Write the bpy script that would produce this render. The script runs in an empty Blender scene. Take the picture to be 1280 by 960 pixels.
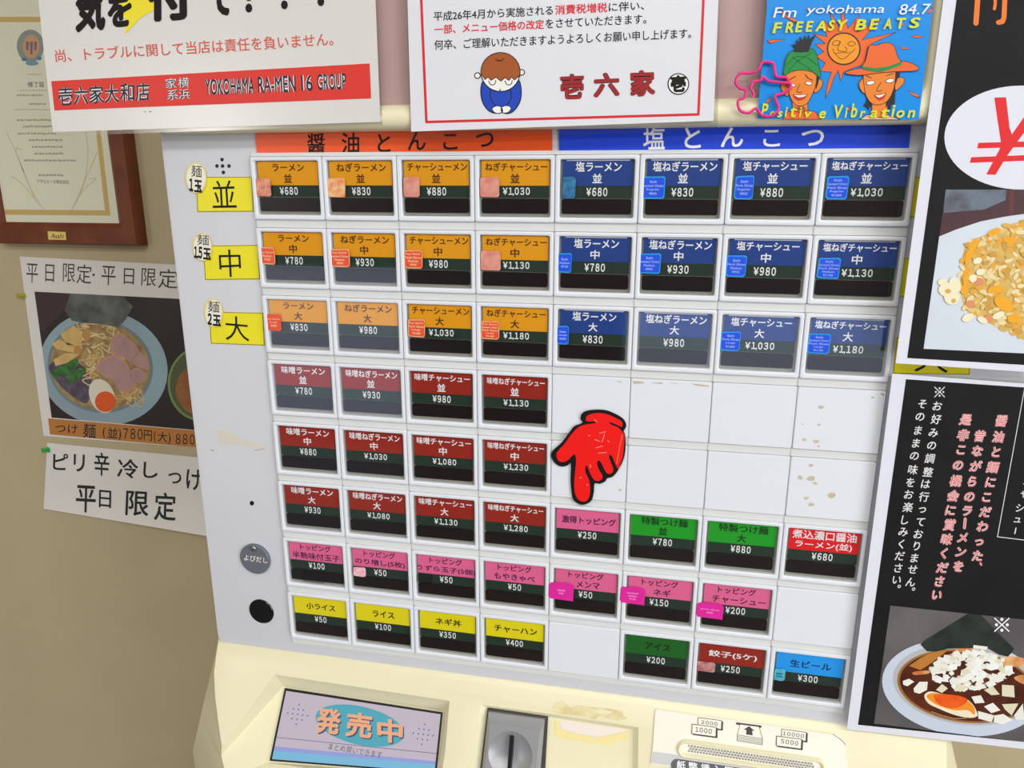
import bpy, bmesh, math, random
from mathutils import Vector, Matrix
random.seed(7)
SC = bpy.context.scene
COL = SC.collection

# ------------------------------------------------------------------ camera, light, exposure
S, RP, Z0 = 0.06, 0.054, 1.45          # button column pitch, row pitch (m), height of the top row of buttons
F = 946.4                              # focal length in pixels of the 1280 frame
R1 = Vector((0.97940141, 0.05271447, -0.19492064)).normalized()
R2 = Vector((-0.00017813, 0.96554713, 0.26022819)); R2 = (R2 - R1*R2.dot(R1)).normalized()
R3 = R1.cross(R2)
CAM = Vector((5.397295*S, -9.32621*S, Z0 - 0.288025*S))
def axis(i): return Vector((R1[i], R3[i], -R2[i]))       # camera axes in world space
AX, AY, AZ = axis(0), axis(1), axis(2)
cam = bpy.data.cameras.new('camera'); cam_ob = bpy.data.objects.new('camera', cam); COL.objects.link(cam_ob)
cam.sensor_width = 36.0; cam.lens = F/1280*36; cam.clip_start = 0.02; cam.clip_end = 50
M3 = Matrix((AX, -AY, -AZ)).transposed()
cam_ob.matrix_world = Matrix.Translation(CAM) @ M3.to_4x4()
SC.camera = cam_ob
SC.view_settings.view_transform = 'Standard'; SC.view_settings.look = 'None'
SC.view_settings.gamma = 1; SC.view_settings.use_curve_mapping = False
SC.view_settings.exposure = 0.0
w = bpy.data.worlds.new('world'); SC.world = w; w.use_nodes = True
w.node_tree.nodes['Background'].inputs[0].default_value = (0.8, 0.9, 1, 1)
w.node_tree.nodes['Background'].inputs[1].default_value = 0.5
def area(name, loc, rot, sx, sy, power, col=(1, 1, 1)):
    l = bpy.data.lights.new(name, 'AREA'); l.shape = 'RECTANGLE'; l.size = sx; l.size_y = sy; l.energy = power; l.color = col
    o = bpy.data.objects.new(name, l); o.location = loc; o.rotation_euler = rot; COL.objects.link(o); return o
area('ceiling_tube_light', (0.7, -1.5, 2.44), (0, 0, 0), 2.4, 0.25, 26, (1, 0.99, 0.97))  # assumed ceiling tube, out of view, for the even overhead light
area('ceiling_tube_light', (0.9, -2.7, 2.44), (0, 0, 0), 2.4, 0.25, 40, (1, 0.99, 0.97))  # second assumed tube, further back to light the panel more frontally
area('window_daylight', (2.55, -2.0, 1.45), (0, math.radians(90), 0), 1.5, 1.8, 52, (0.95, 0.98, 1))  # fill light added on the right to brighten the panel evenly
area('wall_lamp', (-2.1, -3.3, 1.68), (math.radians(90), 0, math.radians(-30)), 0.22, 0.22, 10, (1, 0.98, 0.95))  # unseen lamp, assumed; placed to reflect as a glow on the panel's upper left

# ------------------------------------------------------------------ helpers
def ray(u, v):
    return (AX*((u-640)/F) + AY*((v-480)/F) + AZ).normalized()
def at(u, v, Y=0.0):                    # point seen at pixel (u, v) on the upright plane at depth Y
    d = ray(u, v); return CAM + d*((Y-CAM.y)/d.y)
def on(u, v, p, n):                     # the same on any plane
    d = ray(u, v); return CAM + d*((p-CAM).dot(n)/d.dot(n))
def px(p):
    q = p-CAM; z = q.dot(AZ); return (640+F*q.dot(AX)/z, 480+F*q.dot(AY)/z)
def lin(c):
    c = c/255; return c/12.92 if c < .04045 else ((c+.055)/1.055)**2.4
GAIN = 1.12
MATS = {}
def mat(name, rgb, rough=.5, spec=.4, metal=0.0, var=0.0, scale=40.0, bump=0.0, emit=0.0, rgb2=None, gain=None):
    if name in MATS: return MATS[name]
    g = GAIN if gain is None else gain
    c = [min(.9, lin(x)*g) for x in rgb]
    m = bpy.data.materials.new(name); m.use_nodes = True; nt = m.node_tree; b = nt.nodes['Principled BSDF']
    b.inputs['Base Color'].default_value = (*c, 1); b.inputs['Roughness'].default_value = rough
    b.inputs['Specular IOR Level'].default_value = spec; b.inputs['Metallic'].default_value = metal
    if emit:
        b.inputs['Emission Color'].default_value = (*[lin(x) for x in rgb], 1); b.inputs['Emission Strength'].default_value = emit
        b.inputs['Base Color'].default_value = (0.02, 0.02, 0.02, 1)
    if var or rgb2:
        tc = nt.nodes.new('ShaderNodeTexCoord'); no = nt.nodes.new('ShaderNodeTexNoise'); cr = nt.nodes.new('ShaderNodeValToRGB')
        no.inputs['Scale'].default_value = scale; no.inputs['Detail'].default_value = 4
        c2 = [min(.9, lin(x)*g) for x in rgb2] if rgb2 else [x*(1-var) for x in c]
        cr.color_ramp.elements[0].position = .35; cr.color_ramp.elements[1].position = .65
        cr.color_ramp.elements[0].color = (*c2, 1); cr.color_ramp.elements[1].color = (*c, 1)
        nt.links.new(tc.outputs['Object'], no.inputs['Vector']); nt.links.new(no.outputs['Fac'], cr.inputs['Fac'])
        nt.links.new(cr.outputs['Color'], b.inputs['Base Color'])
        if bump:
            bp = nt.nodes.new('ShaderNodeBump'); bp.inputs['Strength'].default_value = bump; bp.inputs['Distance'].default_value = .002
            nt.links.new(no.outputs['Fac'], bp.inputs['Height']); nt.links.new(bp.outputs['Normal'], b.inputs['Normal'])
    MATS[name] = m; return m
def clear_mat(name, tint=(1, 1, 1), rough=.05, boost=1.0):
    m = bpy.data.materials.new(name); m.use_nodes = True; nt = m.node_tree; nt.nodes.remove(nt.nodes['Principled BSDF'])
    t = nt.nodes.new('ShaderNodeBsdfTransparent'); g = nt.nodes.new('ShaderNodeBsdfGlossy'); mx = nt.nodes.new('ShaderNodeMixShader')
    fr = nt.nodes.new('ShaderNodeLayerWeight'); pw = nt.nodes.new('ShaderNodeMath'); pw.operation = 'POWER'; pw.inputs[1].default_value = 5   # Schlick reflectance, alike from both faces
    ad = nt.nodes.new('ShaderNodeMath'); ad.operation = 'MULTIPLY_ADD'; ad.inputs[1].default_value = .9; ad.inputs[2].default_value = .035
    nt.links.new(fr.outputs['Facing'], pw.inputs[0]); nt.links.new(pw.outputs[0], ad.inputs[0])
    t.inputs[0].default_value = (*tint, 1); g.inputs['Roughness'].default_value = rough
    mu = nt.nodes.new('ShaderNodeMath'); mu.operation = 'MULTIPLY'; mu.inputs[1].default_value = boost
    nt.links.new(ad.outputs[0], mu.inputs[0]); nt.links.new(mu.outputs[0], mx.inputs[0]); nt.links.new(t.outputs[0], mx.inputs[1]); nt.links.new(g.outputs[0], mx.inputs[2])
    nt.links.new(mx.outputs[0], nt.nodes['Material Output'].inputs['Surface'])
    return m
def tag(o, label=None, cat=None, group=None, kind=None):
    for k, v in (('label', label), ('category', cat), ('group', group), ('kind', kind)):
        if v: o[k] = v
    return o
def empty(name, loc, label=None, cat=None, group=None):
    o = bpy.data.objects.new(name, None); o.location = loc; o.empty_display_size = .05; COL.objects.link(o); WL[o.name] = Vector(loc); return tag(o, label, cat, group)
WL = {}                                 # where parents stand (world)
def put(o, parent, local=False):
    if parent is not None:
        o.parent = parent
        if not local: o.matrix_parent_inverse = Matrix.Translation(-WL.get(parent.name, Vector()))
    return o
def link(name, me, parent=None):
    o = bpy.data.objects.new(name, me); COL.objects.link(o); return put(o, parent)
def finish(bm, name, mats, parent=None, smooth=None, normals=True):
    if normals: bmesh.ops.recalc_face_normals(bm, faces=bm.faces)
    me = bpy.data.meshes.new(name); bm.to_mesh(me); bm.free()
    for m in mats: me.materials.append(m)
    if smooth:
        for p in me.polygons: p.use_smooth = True
        me.set_sharp_from_angle(angle=math.radians(smooth))
    return link(name, me, parent)
def box(bm, x0, x1, y0, y1, z0, z1):
    vs = [bm.verts.new((x, y, z)) for x in (x0, x1) for y in (y0, y1) for z in (z0, z1)]
    for f in ((0, 1, 3, 2), (4, 6, 7, 5), (0, 4, 5, 1), (2, 3, 7, 6), (0, 2, 6, 4), (1, 5, 7, 3)): bm.faces.new([vs[i] for i in f])
    return vs
def loft(bm, loops, cap0=True, cap1=True, close=True):
    L = [[bm.verts.new(p) for p in lp] for lp in loops]
    for a, b in zip(L, L[1:]):
        n = len(a)
        for i in range(n if close else n-1): bm.faces.new((a[i], a[(i+1) % n], b[(i+1) % n], b[i]))
    if cap0: bm.faces.new(L[0][::-1])
    if cap1: bm.faces.new(L[-1])
    return L
def rrect(x0, x1, z0, z1, r, n=4):      # rounded rectangle outline, (x, z) pairs
    out = []
    for cx, cz, a in ((x1-r, z1-r, 0), (x0+r, z1-r, 90), (x0+r, z0+r, 180), (x1-r, z0+r, 270)):
        for k in range(n+1):
            t = math.radians(a+90*k/n); out.append((cx+r*math.cos(t), cz+r*math.sin(t)))
    return out
def bevel(bm, w, seg=2):
    bmesh.ops.bevel(bm, geom=list(bm.edges), offset=w, segments=seg, affect='EDGES', profile=.7)
def spline(pts, closed=True, k=4):      # Catmull-Rom through the points
    n = len(pts); out = []
    for i in range(n if closed else n-1):
        p = [pts[(i+j) % n] if closed else pts[min(max(i+j, 0), n-1)] for j in (-1, 0, 1, 2)]
        for s in range(k):
            t = s/k
            out.append(tuple(.5*(2*p[1][c]+(p[2][c]-p[0][c])*t+(2*p[0][c]-5*p[1][c]+4*p[2][c]-p[3][c])*t*t+(3*p[1][c]-p[0][c]-3*p[2][c]+p[3][c])*t**3) for c in (0, 1)))
    if not closed: out.append(pts[-1])
    return out
def clip_poly(pts, q):                  # Sutherland-Hodgman against a convex polygon
    ar = sum(q[i][0]*q[(i+1) % len(q)][1]-q[(i+1) % len(q)][0]*q[i][1] for i in range(len(q)))
    sg = 1 if ar > 0 else -1
    for i in range(len(q)):
        a, b = q[i], q[(i+1) % len(q)]
        side = lambda p: sg*((b[0]-a[0])*(p[1]-a[1])-(b[1]-a[1])*(p[0]-a[0]))
        out = []
        for j in range(len(pts)):
            p, r = pts[j], pts[(j+1) % len(pts)]; sp, sr = side(p), side(r)
            if sp >= 0: out.append(p)
            if (sp >= 0) != (sr >= 0):
                t = sp/(sp-sr); out.append((p[0]+(r[0]-p[0])*t, p[1]+(r[1]-p[1])*t))
        pts = out
        if len(pts) < 3: return []
    return pts
FW = '\uffff'                             # marks numbers set in the wide digits, closely spaced
TXT = {}
def glyphs(s, bold=0.0, shear=0.0, res=3):
    fw = s[0] == '\uffff'; k = (s, bold, shear)
    if fw: s = s[1:].replace(',', ',  ').translate({ord(a): ord(b) for a, b in zip('0123456789¥', '０１２３４５６７８９￥')})
    if k not in TXT:
        c = bpy.data.curves.new('lettering', 'FONT'); c.body = s; c.offset = bold; c.shear = shear; c.resolution_u = res; c.space_character = .56 if fw else 1.0
        o = bpy.data.objects.new('lettering', c); COL.objects.link(o)
        me = bpy.data.meshes.new_from_object(o.evaluated_get(bpy.context.evaluated_depsgraph_get()))
        vs = [(v.co.x, v.co.y) for v in me.vertices]; fs = [tuple(p.vertices) for p in me.polygons]
        bpy.data.objects.remove(o); bpy.data.curves.remove(c); bpy.data.meshes.remove(me)
        xs = [v[0] for v in vs]; ys = [v[1] for v in vs]
        TXT[k] = (vs, fs, (min(xs), max(xs), min(ys), max(ys)))
    return TXT[k]
EPS = .00012
class Draw:                             # flat printed matter: layers of shapes on one surface; (u, v) has v pointing down
    def __init__(s, mapf): s.bm = bmesh.new(); s.mats = []; s.mapf = mapf; s.clip = None
    def mi(s, m):
        if m not in s.mats: s.mats.append(m)
        return s.mats.index(m)
    def poly(s, pts, m, L=1):
        if s.clip: pts = clip_poly(list(pts), s.clip)
        q = []
        for p in pts:
            if not q or abs(p[0]-q[-1][0])+abs(p[1]-q[-1][1]) > 1e-7: q.append(p)
        if len(q) < 3: return
        f = s.bm.faces.new([s.bm.verts.new(s.mapf(u, v, L)) for u, v in q]); f.material_index = s.mi(m)
    def base(s, pts, thick, m):
        k = s.mi(m); n = len(pts)
        a = [s.bm.verts.new(s.mapf(u, v, 0)) for u, v in pts]; b = [s.bm.verts.new(s.mapf(u, v, -thick/EPS)) for u, v in pts]
        fs = [s.bm.faces.new(a), s.bm.faces.new(b[::-1])]+[s.bm.faces.new((a[i], b[i], b[(i+1) % n], a[(i+1) % n])) for i in range(n)]
        for f in fs: f.material_index = k
    def ell(s, cx, cy, rx, ry, m, L=1, rot=0, n=28):
        c, d = math.cos(math.radians(rot)), math.sin(math.radians(rot))
        s.poly([(cx+rx*math.cos(t)*c-ry*math.sin(t)*d, cy+rx*math.cos(t)*d+ry*math.sin(t)*c) for t in (2*math.pi*i/n for i in range(n))], m, L)
    def stroke(s, pts, w, m, L=1, closed=False, cap=True):
        n = len(pts); h = w/2
        for i in range(n if closed else n-1):
            a, b = pts[i], pts[(i+1) % n]; dx, dy = b[0]-a[0], b[1]-a[1]; l = math.hypot(dx, dy)
            if l < 1e-9: continue
            nx, ny = -dy/l*h, dx/l*h
            s.poly([(a[0]+nx, a[1]+ny), (b[0]+nx, b[1]+ny), (b[0]-nx, b[1]-ny), (a[0]-nx, a[1]-ny)], m, L+.02*(i % 2))
        if cap:
            for p in pts: s.ell(p[0], p[1], h, h, m, L+.04, n=8)
    def text(s, t, quad, m, L=2, bold=0.012, shear=0.0):    # ink of the text fitted into quad tl, tr, br, bl
        vs, fs, (x0, x1, y0, y1) = glyphs(t, 0, shear); k = s.mi(m); tl, tr, br, bl = quad
        x0 -= bold; x1 += bold; y0 -= bold; y1 += bold
        for n, (ox, oy) in enumerate(((0, 0),) if bold == 0 else ((bold, bold), (-bold, bold), (-bold, -bold), (bold, -bold)) if bold < .03 else ((bold, bold*.4), (bold*.4, bold), (-bold*.4, bold), (-bold, bold*.4), (-bold, -bold*.4), (-bold*.4, -bold), (bold*.4, -bold), (bold, -bold*.4))):
            P = []
            for x, y in vs:
                a = (x+ox-x0)/(x1-x0); b = (y1-y-oy)/max(y1-y0, 1e-6)
                P.append(s.bm.verts.new(s.mapf(*[(tl[c]*(1-a)+tr[c]*a)*(1-b)+(bl[c]*(1-a)+br[c]*a)*b for c in (0, 1)], L+n*.03)))
            for f in fs:
                try: s.bm.faces.new([P[i] for i in f]).material_index = k
                except ValueError: pass
    def tbox(s, t, cx, cy, wd, h, m, L=2, bold=.012, shear=0, dx=0, dy=0):      # box; dx, dy: drift of the top edge / rise along x
        x0, x1, y0, y1 = cx-wd/2, cx+wd/2, cy-h/2, cy+h/2
        s.text(t, [(x0+dx, y0-dy), (x1+dx, y0+dy), (x1, y1+dy), (x0, y1-dy)], m, L, bold, shear)
    def build(s, name, parent=None):
        return finish(s.bm, name, s.mats, parent, normals=False)
def flat(Y): return lambda u, v, L: at(u, v, Y-L*EPS)
def plane(p, n): return lambda u, v, L: on(u, v, p+n*(L*EPS), n)
def cell_map(x0, z0, Y): return lambda u, v, L: Vector((x0+u, Y-L*EPS, z0-v))

# ------------------------------------------------------------------ materials
M_panel = mat('white_enamel', (209, 210, 217), .32, .4, var=.03, scale=6)
M_bezel = mat('white_plastic', (217, 220, 226), .3, .45)
M_rail = mat('rail_plastic', (206, 207, 206), .45, .3)
M_cream = mat('cream_plastic', (225, 218, 184), .33, .45, var=.03, scale=8)
M_plate = mat('pale_plastic', (230, 226, 212), .4, .4)
M_black = mat('black', (22, 20, 21), .4, .3)
M_ink = mat('ink_black', (30, 26, 26), .6, .2)
M_white = mat('print_white', (228, 228, 230), .5, .3)
M_paper = mat('paper_white', (222, 220, 218), .6, .2)
M_lam = mat('laminated_paper', (212, 209, 205), .25, .5)
M_red = mat('print_red', (212, 52, 42), .4, .4)
M_clear = clear_mat('clear_cover', rough=.04, boost=1.25)
M_film = clear_mat('laminate_film', (.94, .94, .95), .2, 1.3)

# ------------------------------------------------------------------ the room
def wall(name, x0, x1, y0, y1, z0, z1, m):
    bm = bmesh.new(); box(bm, x0, x1, y0, y1, z0, z1); o = finish(bm, name, [m]); o['kind'] = 'structure'; return o
D = 0.45
M_wall = mat('beige_wall', (192, 178, 145), .75, .2, var=.05, scale=9, bump=.15)
M_dark = mat('brown_wall', (60, 48, 42), .7, .2, var=.2, scale=3)
wall('wall_back', -2.4, 2.6, D, D+.1, 0, 2.5, M_wall)
wall('wall_left', -2.5, -2.4, -3.4, D+.1, 0, 2.5, M_wall)
wall('wall_right', 2.6, 2.7, -3.4, D+.1, 0, 2.5, M_wall)
wall('wall_front', -2.5, 2.7, -3.5, -3.4, 0, 2.5, M_dark)
wall('floor', -2.5, 2.7, -3.5, D+.1, -.1, 0, mat('floor_tile', (70, 62, 58), .4, .4, var=.2, scale=4))
wall('ceiling', -2.5, 2.7, -3.5, D+.1, 2.5, 2.6, mat('ceiling_white', (225, 225, 222), .8, .2))
M_day = mat('daylight_pane', (190, 202, 228), emit=1.7)
for n, (x0, x1, z0, z1) in enumerate(((-2.35, -1.1, .06, .97), (.12, 1.45, .45, .86)), 1):  # assumed glowing windows behind the camera, placed to reflect in the button covers
    o = wall('window_%d' % n, x0, x1, -3.4, -3.38, z0, z1, M_day)
    bm = bmesh.new()
    for a, b, c, d in ((x0-.05, x1+.05, z1, z1+.05), (x0-.05, x1+.05, z0-.05, z0), (x0-.05, x0, z0, z1), (x1, x1+.05, z0, z1)): box(bm, a, b, -3.4, -3.34, c, d)
    finish(bm, 'window_frame', [M_black], o)

o = wall('window_3', 2.585, 2.6, -2.95, -1.05, .65, 2.25, mat('daylight_side', (215, 225, 240), emit=1.0))  # unseen glowing pane, added to go with the side fill light
bm = bmesh.new()
for a, b, c, d in ((-2.97, -1.03, .62, .68), (-2.97, -1.03, 2.22, 2.28), (-2.97, -2.9, .62, 2.28), (-1.1, -1.03, .62, 2.28)): box(bm, 2.56, 2.6, a, b, c, d)
finish(bm, 'window_frame', [M_black], o)  # frame made up around the added pane

# ------------------------------------------------------------------ ticket machine: cabinet, panel, header, console
XC = 4*S
MACH = empty('ticket_machine', (XC, .2, 0), 'tall cream food ticket vending machine with white panel full of coloured buttons', 'vending machine')
YP = .004                                                    # face of the white panel
XL = at(236, 485, YP).x; XR = 2*XC-XL+.010
zb = at(560, 841, YP).z; zh = at(640, 160, -.018).z          # lower edge of the panel, lower edge of the header
bm = bmesh.new(); box(bm, XL+.012, XR-.012, .03, D-.02, .03, zh+.30); bevel(bm, .004); finish(bm, 'cabinet', [M_cream], MACH, 30)
bm = bmesh.new(); o2 = rrect(XL, XR, zb, zh+.05, .004)
loft(bm, [[Vector((x, y, z)) for x, z in rrect(XL+d, XR-d, zb+d, zh+.05, .008)] for y, d in ((.03, 0), (YP+.0015, 0), (YP+.0004, .0005), (YP, .0015))])
finish(bm, 'front_panel', [M_panel], MACH, 30)
# header with a rolled cream lip around a pinkish plate
hx0, hx1, hz0, hz1 = XL+.004, at(1198, 60, -.018).x, zh, zh+.26
def hloop(d, y): return [Vector((x, y, z)) for x, z in rrect(hx0+d, hx1-d, hz0+d, hz1-d, .012)]
bm = bmesh.new(); loft(bm, [hloop(0, .03), hloop(0, -.010), hloop(.0015, -.014), hloop(.004, -.0165), hloop(.008, -.0172), hloop(.013, -.0160), hloop(.0165, -.0125), hloop(.0175, -.009)], True, False)
head = finish(bm, 'header', [M_cream], MACH, 50)
bm = bmesh.new(); loft(bm, [hloop(.014, -.006), hloop(.014, -.0095)]); finish(bm, 'header_plate', [mat('pink_brown_acrylic', (182, 150, 146), .3, .4, var=.05, scale=3)], MACH)
# console below the panel
PROF = [(.03, .01), (.010, .002), (.0035, 0), (.0005, -.004), (-.036, -.083), (-.0395, -.0915), (-.0405, -.101), (-.0415, -.25), (-.0415, -.34)]
def prof(z):
    z -= zb
    for (y0, a), (y1, b) in zip(PROF, PROF[1:]):
        if b <= z <= a: return y0+(y1-y0)*(a-z)/(a-b)
    return PROF[0][0] if z > 0 else PROF[-1][0]
def con(u, v, L=0):
    Y = -.02
    for _ in range(30): Y = prof(at(u, v, Y).z)
    return at(u, v, Y-L*EPS)
def curve_u(c, v):
    if v <= c[0][0]: return c[0][1]
    for (a, b), (e, d) in zip(c, c[1:]):
        if a <= v <= e: return b+(d-b)*(v-a)/(e-a)
    return c[-1][1]+(v-c[-1][0])*.02
GIN = [(798, 273.5), (806, 272.5), (820, 269), (835, 267.3), (865, 268.3), (890, 271), (910, 274), (935, 277.5), (960, 281)]
GOUT = [(798, 273), (830, 266.3), (880, 254), (938, 241), (960, 240)]
def edge_x(c, Y, z):
    a, b = -.3, .2
    for _ in range(40):
        m = (a+b)/2; u, v = px(Vector((m, Y, z)))
        if u < curve_u(c, v): a = m
        else: b = m
    return a
rows = []
zs = [0, 0]
samples = []
for (y0, a), (y1, b) in zip(PROF, PROF[1:]):
    for k in range(4): samples.append((y0+(y1-y0)*k/4, zb+a+(b-a)*k/4))
samples.append((PROF[-1][0], zb+PROF[-1][1]))
for Y, z in samples:
    zz = max(z, zb-.14)
    xi, xo = edge_x(GIN, Y, zz), edge_x(GOUT, .012, zz)
    xo = min(xo, xi-.0004); yo = max(.012, Y+.0005)
    rows.append([Vector(p) for p in ((xo, .06, z), (xo, yo, z), (xi, Y, z), (2*XC-xi, Y, z), (2*XC-xo, yo, z), (2*XC-xo, .06, z))])
bm = bmesh.new(); loft(bm, rows); con_ob = finish(bm, 'console', [M_cream], MACH)
def prism(a, b):
    bm = bmesh.new(); loft(bm, [a, b]); bmesh.ops.triangulate(bm, faces=bm.faces); return finish(bm, 'cutter', [M_cream])
def q_con(q): return [con(u, v) for u, v in q]
ns = Vector((0, -math.cos(math.radians(33)), math.sin(math.radians(33)))); ps = con(445, 960)+Vector((0, .011, 0))
SQ = [(356, 860), (553.5, 890.5), (545.5, 967), (337, 951)]
P = q_con([(343, 843), (562, 876), (551, 976), (294, 968)]); Q = [on(u, v, ps-ns*.002, ns) for u, v in [(354, 858), (555.5, 889), (547, 969), (335, 953)]]
cuts = [prism(Q, [p+(p-q)*1.4 for p, q in zip(P, Q)])]
P = q_con([(601, 881), (798, 909), (797, 992), (590, 975)]); Q = [p+Vector((0, .006, -.001)) for p in q_con([(607, 889), (791, 917), (790, 984), (597, 968)])]
cuts.append(prism(Q, [p+(p-q)*1.4 for p, q in zip(P, Q)]))
for c in cuts:
    md = con_ob.modifiers.new('cut', 'BOOLEAN'); md.object = c; md.operation = 'DIFFERENCE'; md.solver = 'EXACT'
bv = con_ob.modifiers.new('round', 'BEVEL'); bv.width = .0016; bv.segments = 3; bv.limit_method = 'ANGLE'; bv.angle_limit = math.radians(24); bv.use_clamp_overlap = True
me = bpy.data.meshes.new_from_object(con_ob.evaluated_get(bpy.context.evaluated_depsgraph_get()))
con_ob.modifiers.clear(); con_ob.data = me
for p in me.polygons: p.use_smooth = True
me.set_sharp_from_angle(angle=math.radians(28))
for c in cuts: bpy.data.objects.remove(c)
bm = bmesh.new(); box(bm, XL+.03, XR-.03, -.02, .028, .03, zb-.33); bevel(bm, .006); finish(bm, 'lower_door', [M_cream], MACH, 30)
# screen
d = Draw(plane(ps, ns)); d.base(SQ, .0015, M_black)
M_scr = mat('screen_pale', (203, 190, 205), emit=.82)
def lerpq(q, a, b): return tuple((q[0][c]*(1-a)+q[1][c]*a)*(1-b)+(q[3][c]*(1-a)+q[2][c]*a)*b for c in (0, 1))
d.poly([lerpq(SQ, a, b) for a, b in ((.012, .035), (.988, .035), (.988, .975), (.012, .975))], M_scr, 1)
d.poly([lerpq(SQ, a, b) for a, b in ((.012, .80), (.988, .80), (.988, .975), (.012, .975))], mat('screen_cyan', (120, 190, 225), emit=.85), 2)
d.poly([lerpq(SQ, a, b) for a, b in ((.012, .80), (.988, .80), (.988, .855), (.012, .855))], mat('screen_violet', (150, 160, 225), emit=.85), 3)
d.stroke([lerpq(SQ, .012, .675), lerpq(SQ, .988, .675)], .8, mat('screen_line', (120, 110, 160), emit=.7), 2, cap=False)
d.ell(450, 907, 57, 24, mat('screen_teal', (70, 175, 195), emit=.8), 3, rot=13)
for t, q in (('発', [(398, 884), (427, 887), (424, 919), (393, 916)]), ('売', [(434, 889), (466, 893), (464, 924), (431, 920)]), ('中', [(471, 897), (504, 901), (503, 930), (472, 927)])):
    d.text(t, [(a+1.4, b+1.6) for a, b in q], mat('screen_shadow', (70, 80, 120), emit=.7), 4, .045)
    d.text(t, q, mat('screen_orange', (245, 175, 130), emit=.85), 5, .03)
d.text('まとめ買いできます', [(412, 929), (478, 940), (477, 948), (410, 937)], mat('screen_text', (90, 85, 110), emit=.7), 4, .0)
M_dot = mat('screen_dot', (110, 125, 190), emit=.7)
for cx, cy in ((372, 893), (529, 918)):
    for r, n in ((-2, 1), (-1, 3), (0, 5), (1, 3), (2, 1)):
        for k in range(n):
            dx = (k-(n-1)/2)*6.2; d.ell(cx+dx-r*.9, cy+r*6.2+dx*.13, 1.1, 1.1, M_dot, 4, n=8)
d.build('screen', MACH)
# coin unit
M_coin = mat('coin_grey', (150, 150, 153), .35, .5, metal=.25); M_coind = mat('coin_dark_grey', (98, 98, 100), .4, .5)
def shift(q, dy, dz=0): return [p+Vector((0, dy, dz)) for p in q]
bm = bmesh.new()
loft(bm, [shift(q_con([(610, 892), (680.5, 901.5), (673, 990), (600, 980)]), .0055), shift(q_con([(610, 892), (680.5, 901.5), (673, 990), (600, 980)]), .0015), shift(q_con([(612, 898.5), (677.5, 907.5), (671, 987), (603, 978)]), -.0015), shift(q_con([(614, 900.5), (675.5, 909.5), (669, 985), (605, 976)]), -.0035)])
bmesh.ops.recalc_face_normals(bm, faces=bm.faces)
cu = finish(bm, 'coin_unit', [M_coin], MACH)
bm = bmesh.new(); loft(bm, [shift(q_con([(608, 889.5), (684, 900), (679, 990), (597, 980)]), y) for y in (.0065, .0035)]); cub = finish(bm, 'coin_surround', [mat('coin_black', (60, 58, 56), .5, .4)], MACH)
cc = con(639, 940)+Vector((0, -.0035, 0)); nn = Vector((0, -math.cos(.43), math.sin(.43)))
bm = bmesh.new(); bmesh.ops.create_uvsphere(bm, u_segments=48, v_segments=32, radius=.036); bmesh.ops.translate(bm, verts=bm.verts, vec=cc+nn*.0303); cs = finish(bm, 'cutter', [M_coin])
md = cu.modifiers.new('cut', 'BOOLEAN'); md.object = cs; md.operation = 'DIFFERENCE'; md.solver = 'EXACT'
me = bpy.data.meshes.new_from_object(cu.evaluated_get(bpy.context.evaluated_depsgraph_get())); cu.modifiers.clear(); cu.data = me
for p in me.polygons: p.use_smooth = True
me.set_sharp_from_angle(angle=math.radians(20)); bpy.data.objects.remove(cs)
d = Draw(lambda u, v, L: con(u, v)+Vector((0, -.0025-L*EPS, 0)))
d.mapf = lambda u, v, L: con(u, v)+Vector((0, .0040-L*EPS, 0)); d.base([(637.2, 916), (642.4, 916.6), (638, 966), (633, 965.4)], .006, M_black); tag(d.build('coin_slot', cu), 'narrow black vertical coin slot')
bm = bmesh.new(); box(bm, cc.x-.0016, cc.x+.0016, cc.y-.0008, cc.y+.012, cc.z-.016, cc.z+.0155); bmesh.ops.rotate(bm, verts=bm.verts, cent=cc, matrix=Matrix.Rotation(-.43, 3, 'X')); finish(bm, 'slot_liner', [M_black], cu)
# banknote plate
d = Draw(con); OL = [(820.5, 886.5), (1036, 917), (1044, 918.5), (1052, 923), (1056.5, 932), (1062, 975), (1060, 985), (813, 955), (816, 935), (819, 889)]
d.mapf = lambda u, v, L: con(u, v, L+8)
d.base(OL, .0008, M_plate)
cp = lambda x, y: (800+x/4.571, 860+y/4.571)
def cq(*p): return [cp(*q) for q in p]
M_line = mat('print_grey', (70, 68, 66), .5, .2)
for q, t, bx in ((((330, 167), (468, 185), (466, 238), (328, 220)), '2000', ((350, 184), (443, 196), (442, 217), (349, 204))), (((297, 205), (437, 223), (435, 281), (294, 262)), '1000', ((317, 222), (411, 235), (410, 263), (316, 250))),
                 (((808, 233), (952, 252), (949, 306), (806, 286)), '10000', ((817, 247), (938, 264), (936, 286), (815, 269))), (((780, 273), (925, 291), (922, 350), (777, 331)), '5000', ((806, 290), (905, 304), (903, 330), (804, 316)))):
    k = 1 if t in ('2000', '10000') else 4
    Qd = cq(*q); d.poly([(a+1.6, b+1.3) for a, b in Qd], M_line, k); d.poly(Qd, M_line, k+.5); d.poly([lerpq(Qd, a, b) for a, b in ((.025, .06), (.975, .06), (.975, .94), (.025, .94))], M_plate, k+1); d.text(FW+t, cq(*bx), M_line, k+2, .008)
d.poly(cq((549, 196), (695, 215), (693, 228), (680, 226), (678, 220), (572, 207), (570, 212), (549, 208)), M_line, 1)
tr = cq((572, 207), (680, 221), (700, 290), (699, 325), (555, 302), (556, 268)); d.stroke(tr, .6, M_line, 1, True)
for k in range(4): d.stroke(cq((556, 268+k*9), (699, 290+k*9)), .6, M_line, 1)
d.poly(cq((624, 218), (656, 246), (641, 244), (644, 271), (606, 265), (608, 240), (592, 238)), M_line, 1)
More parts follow.
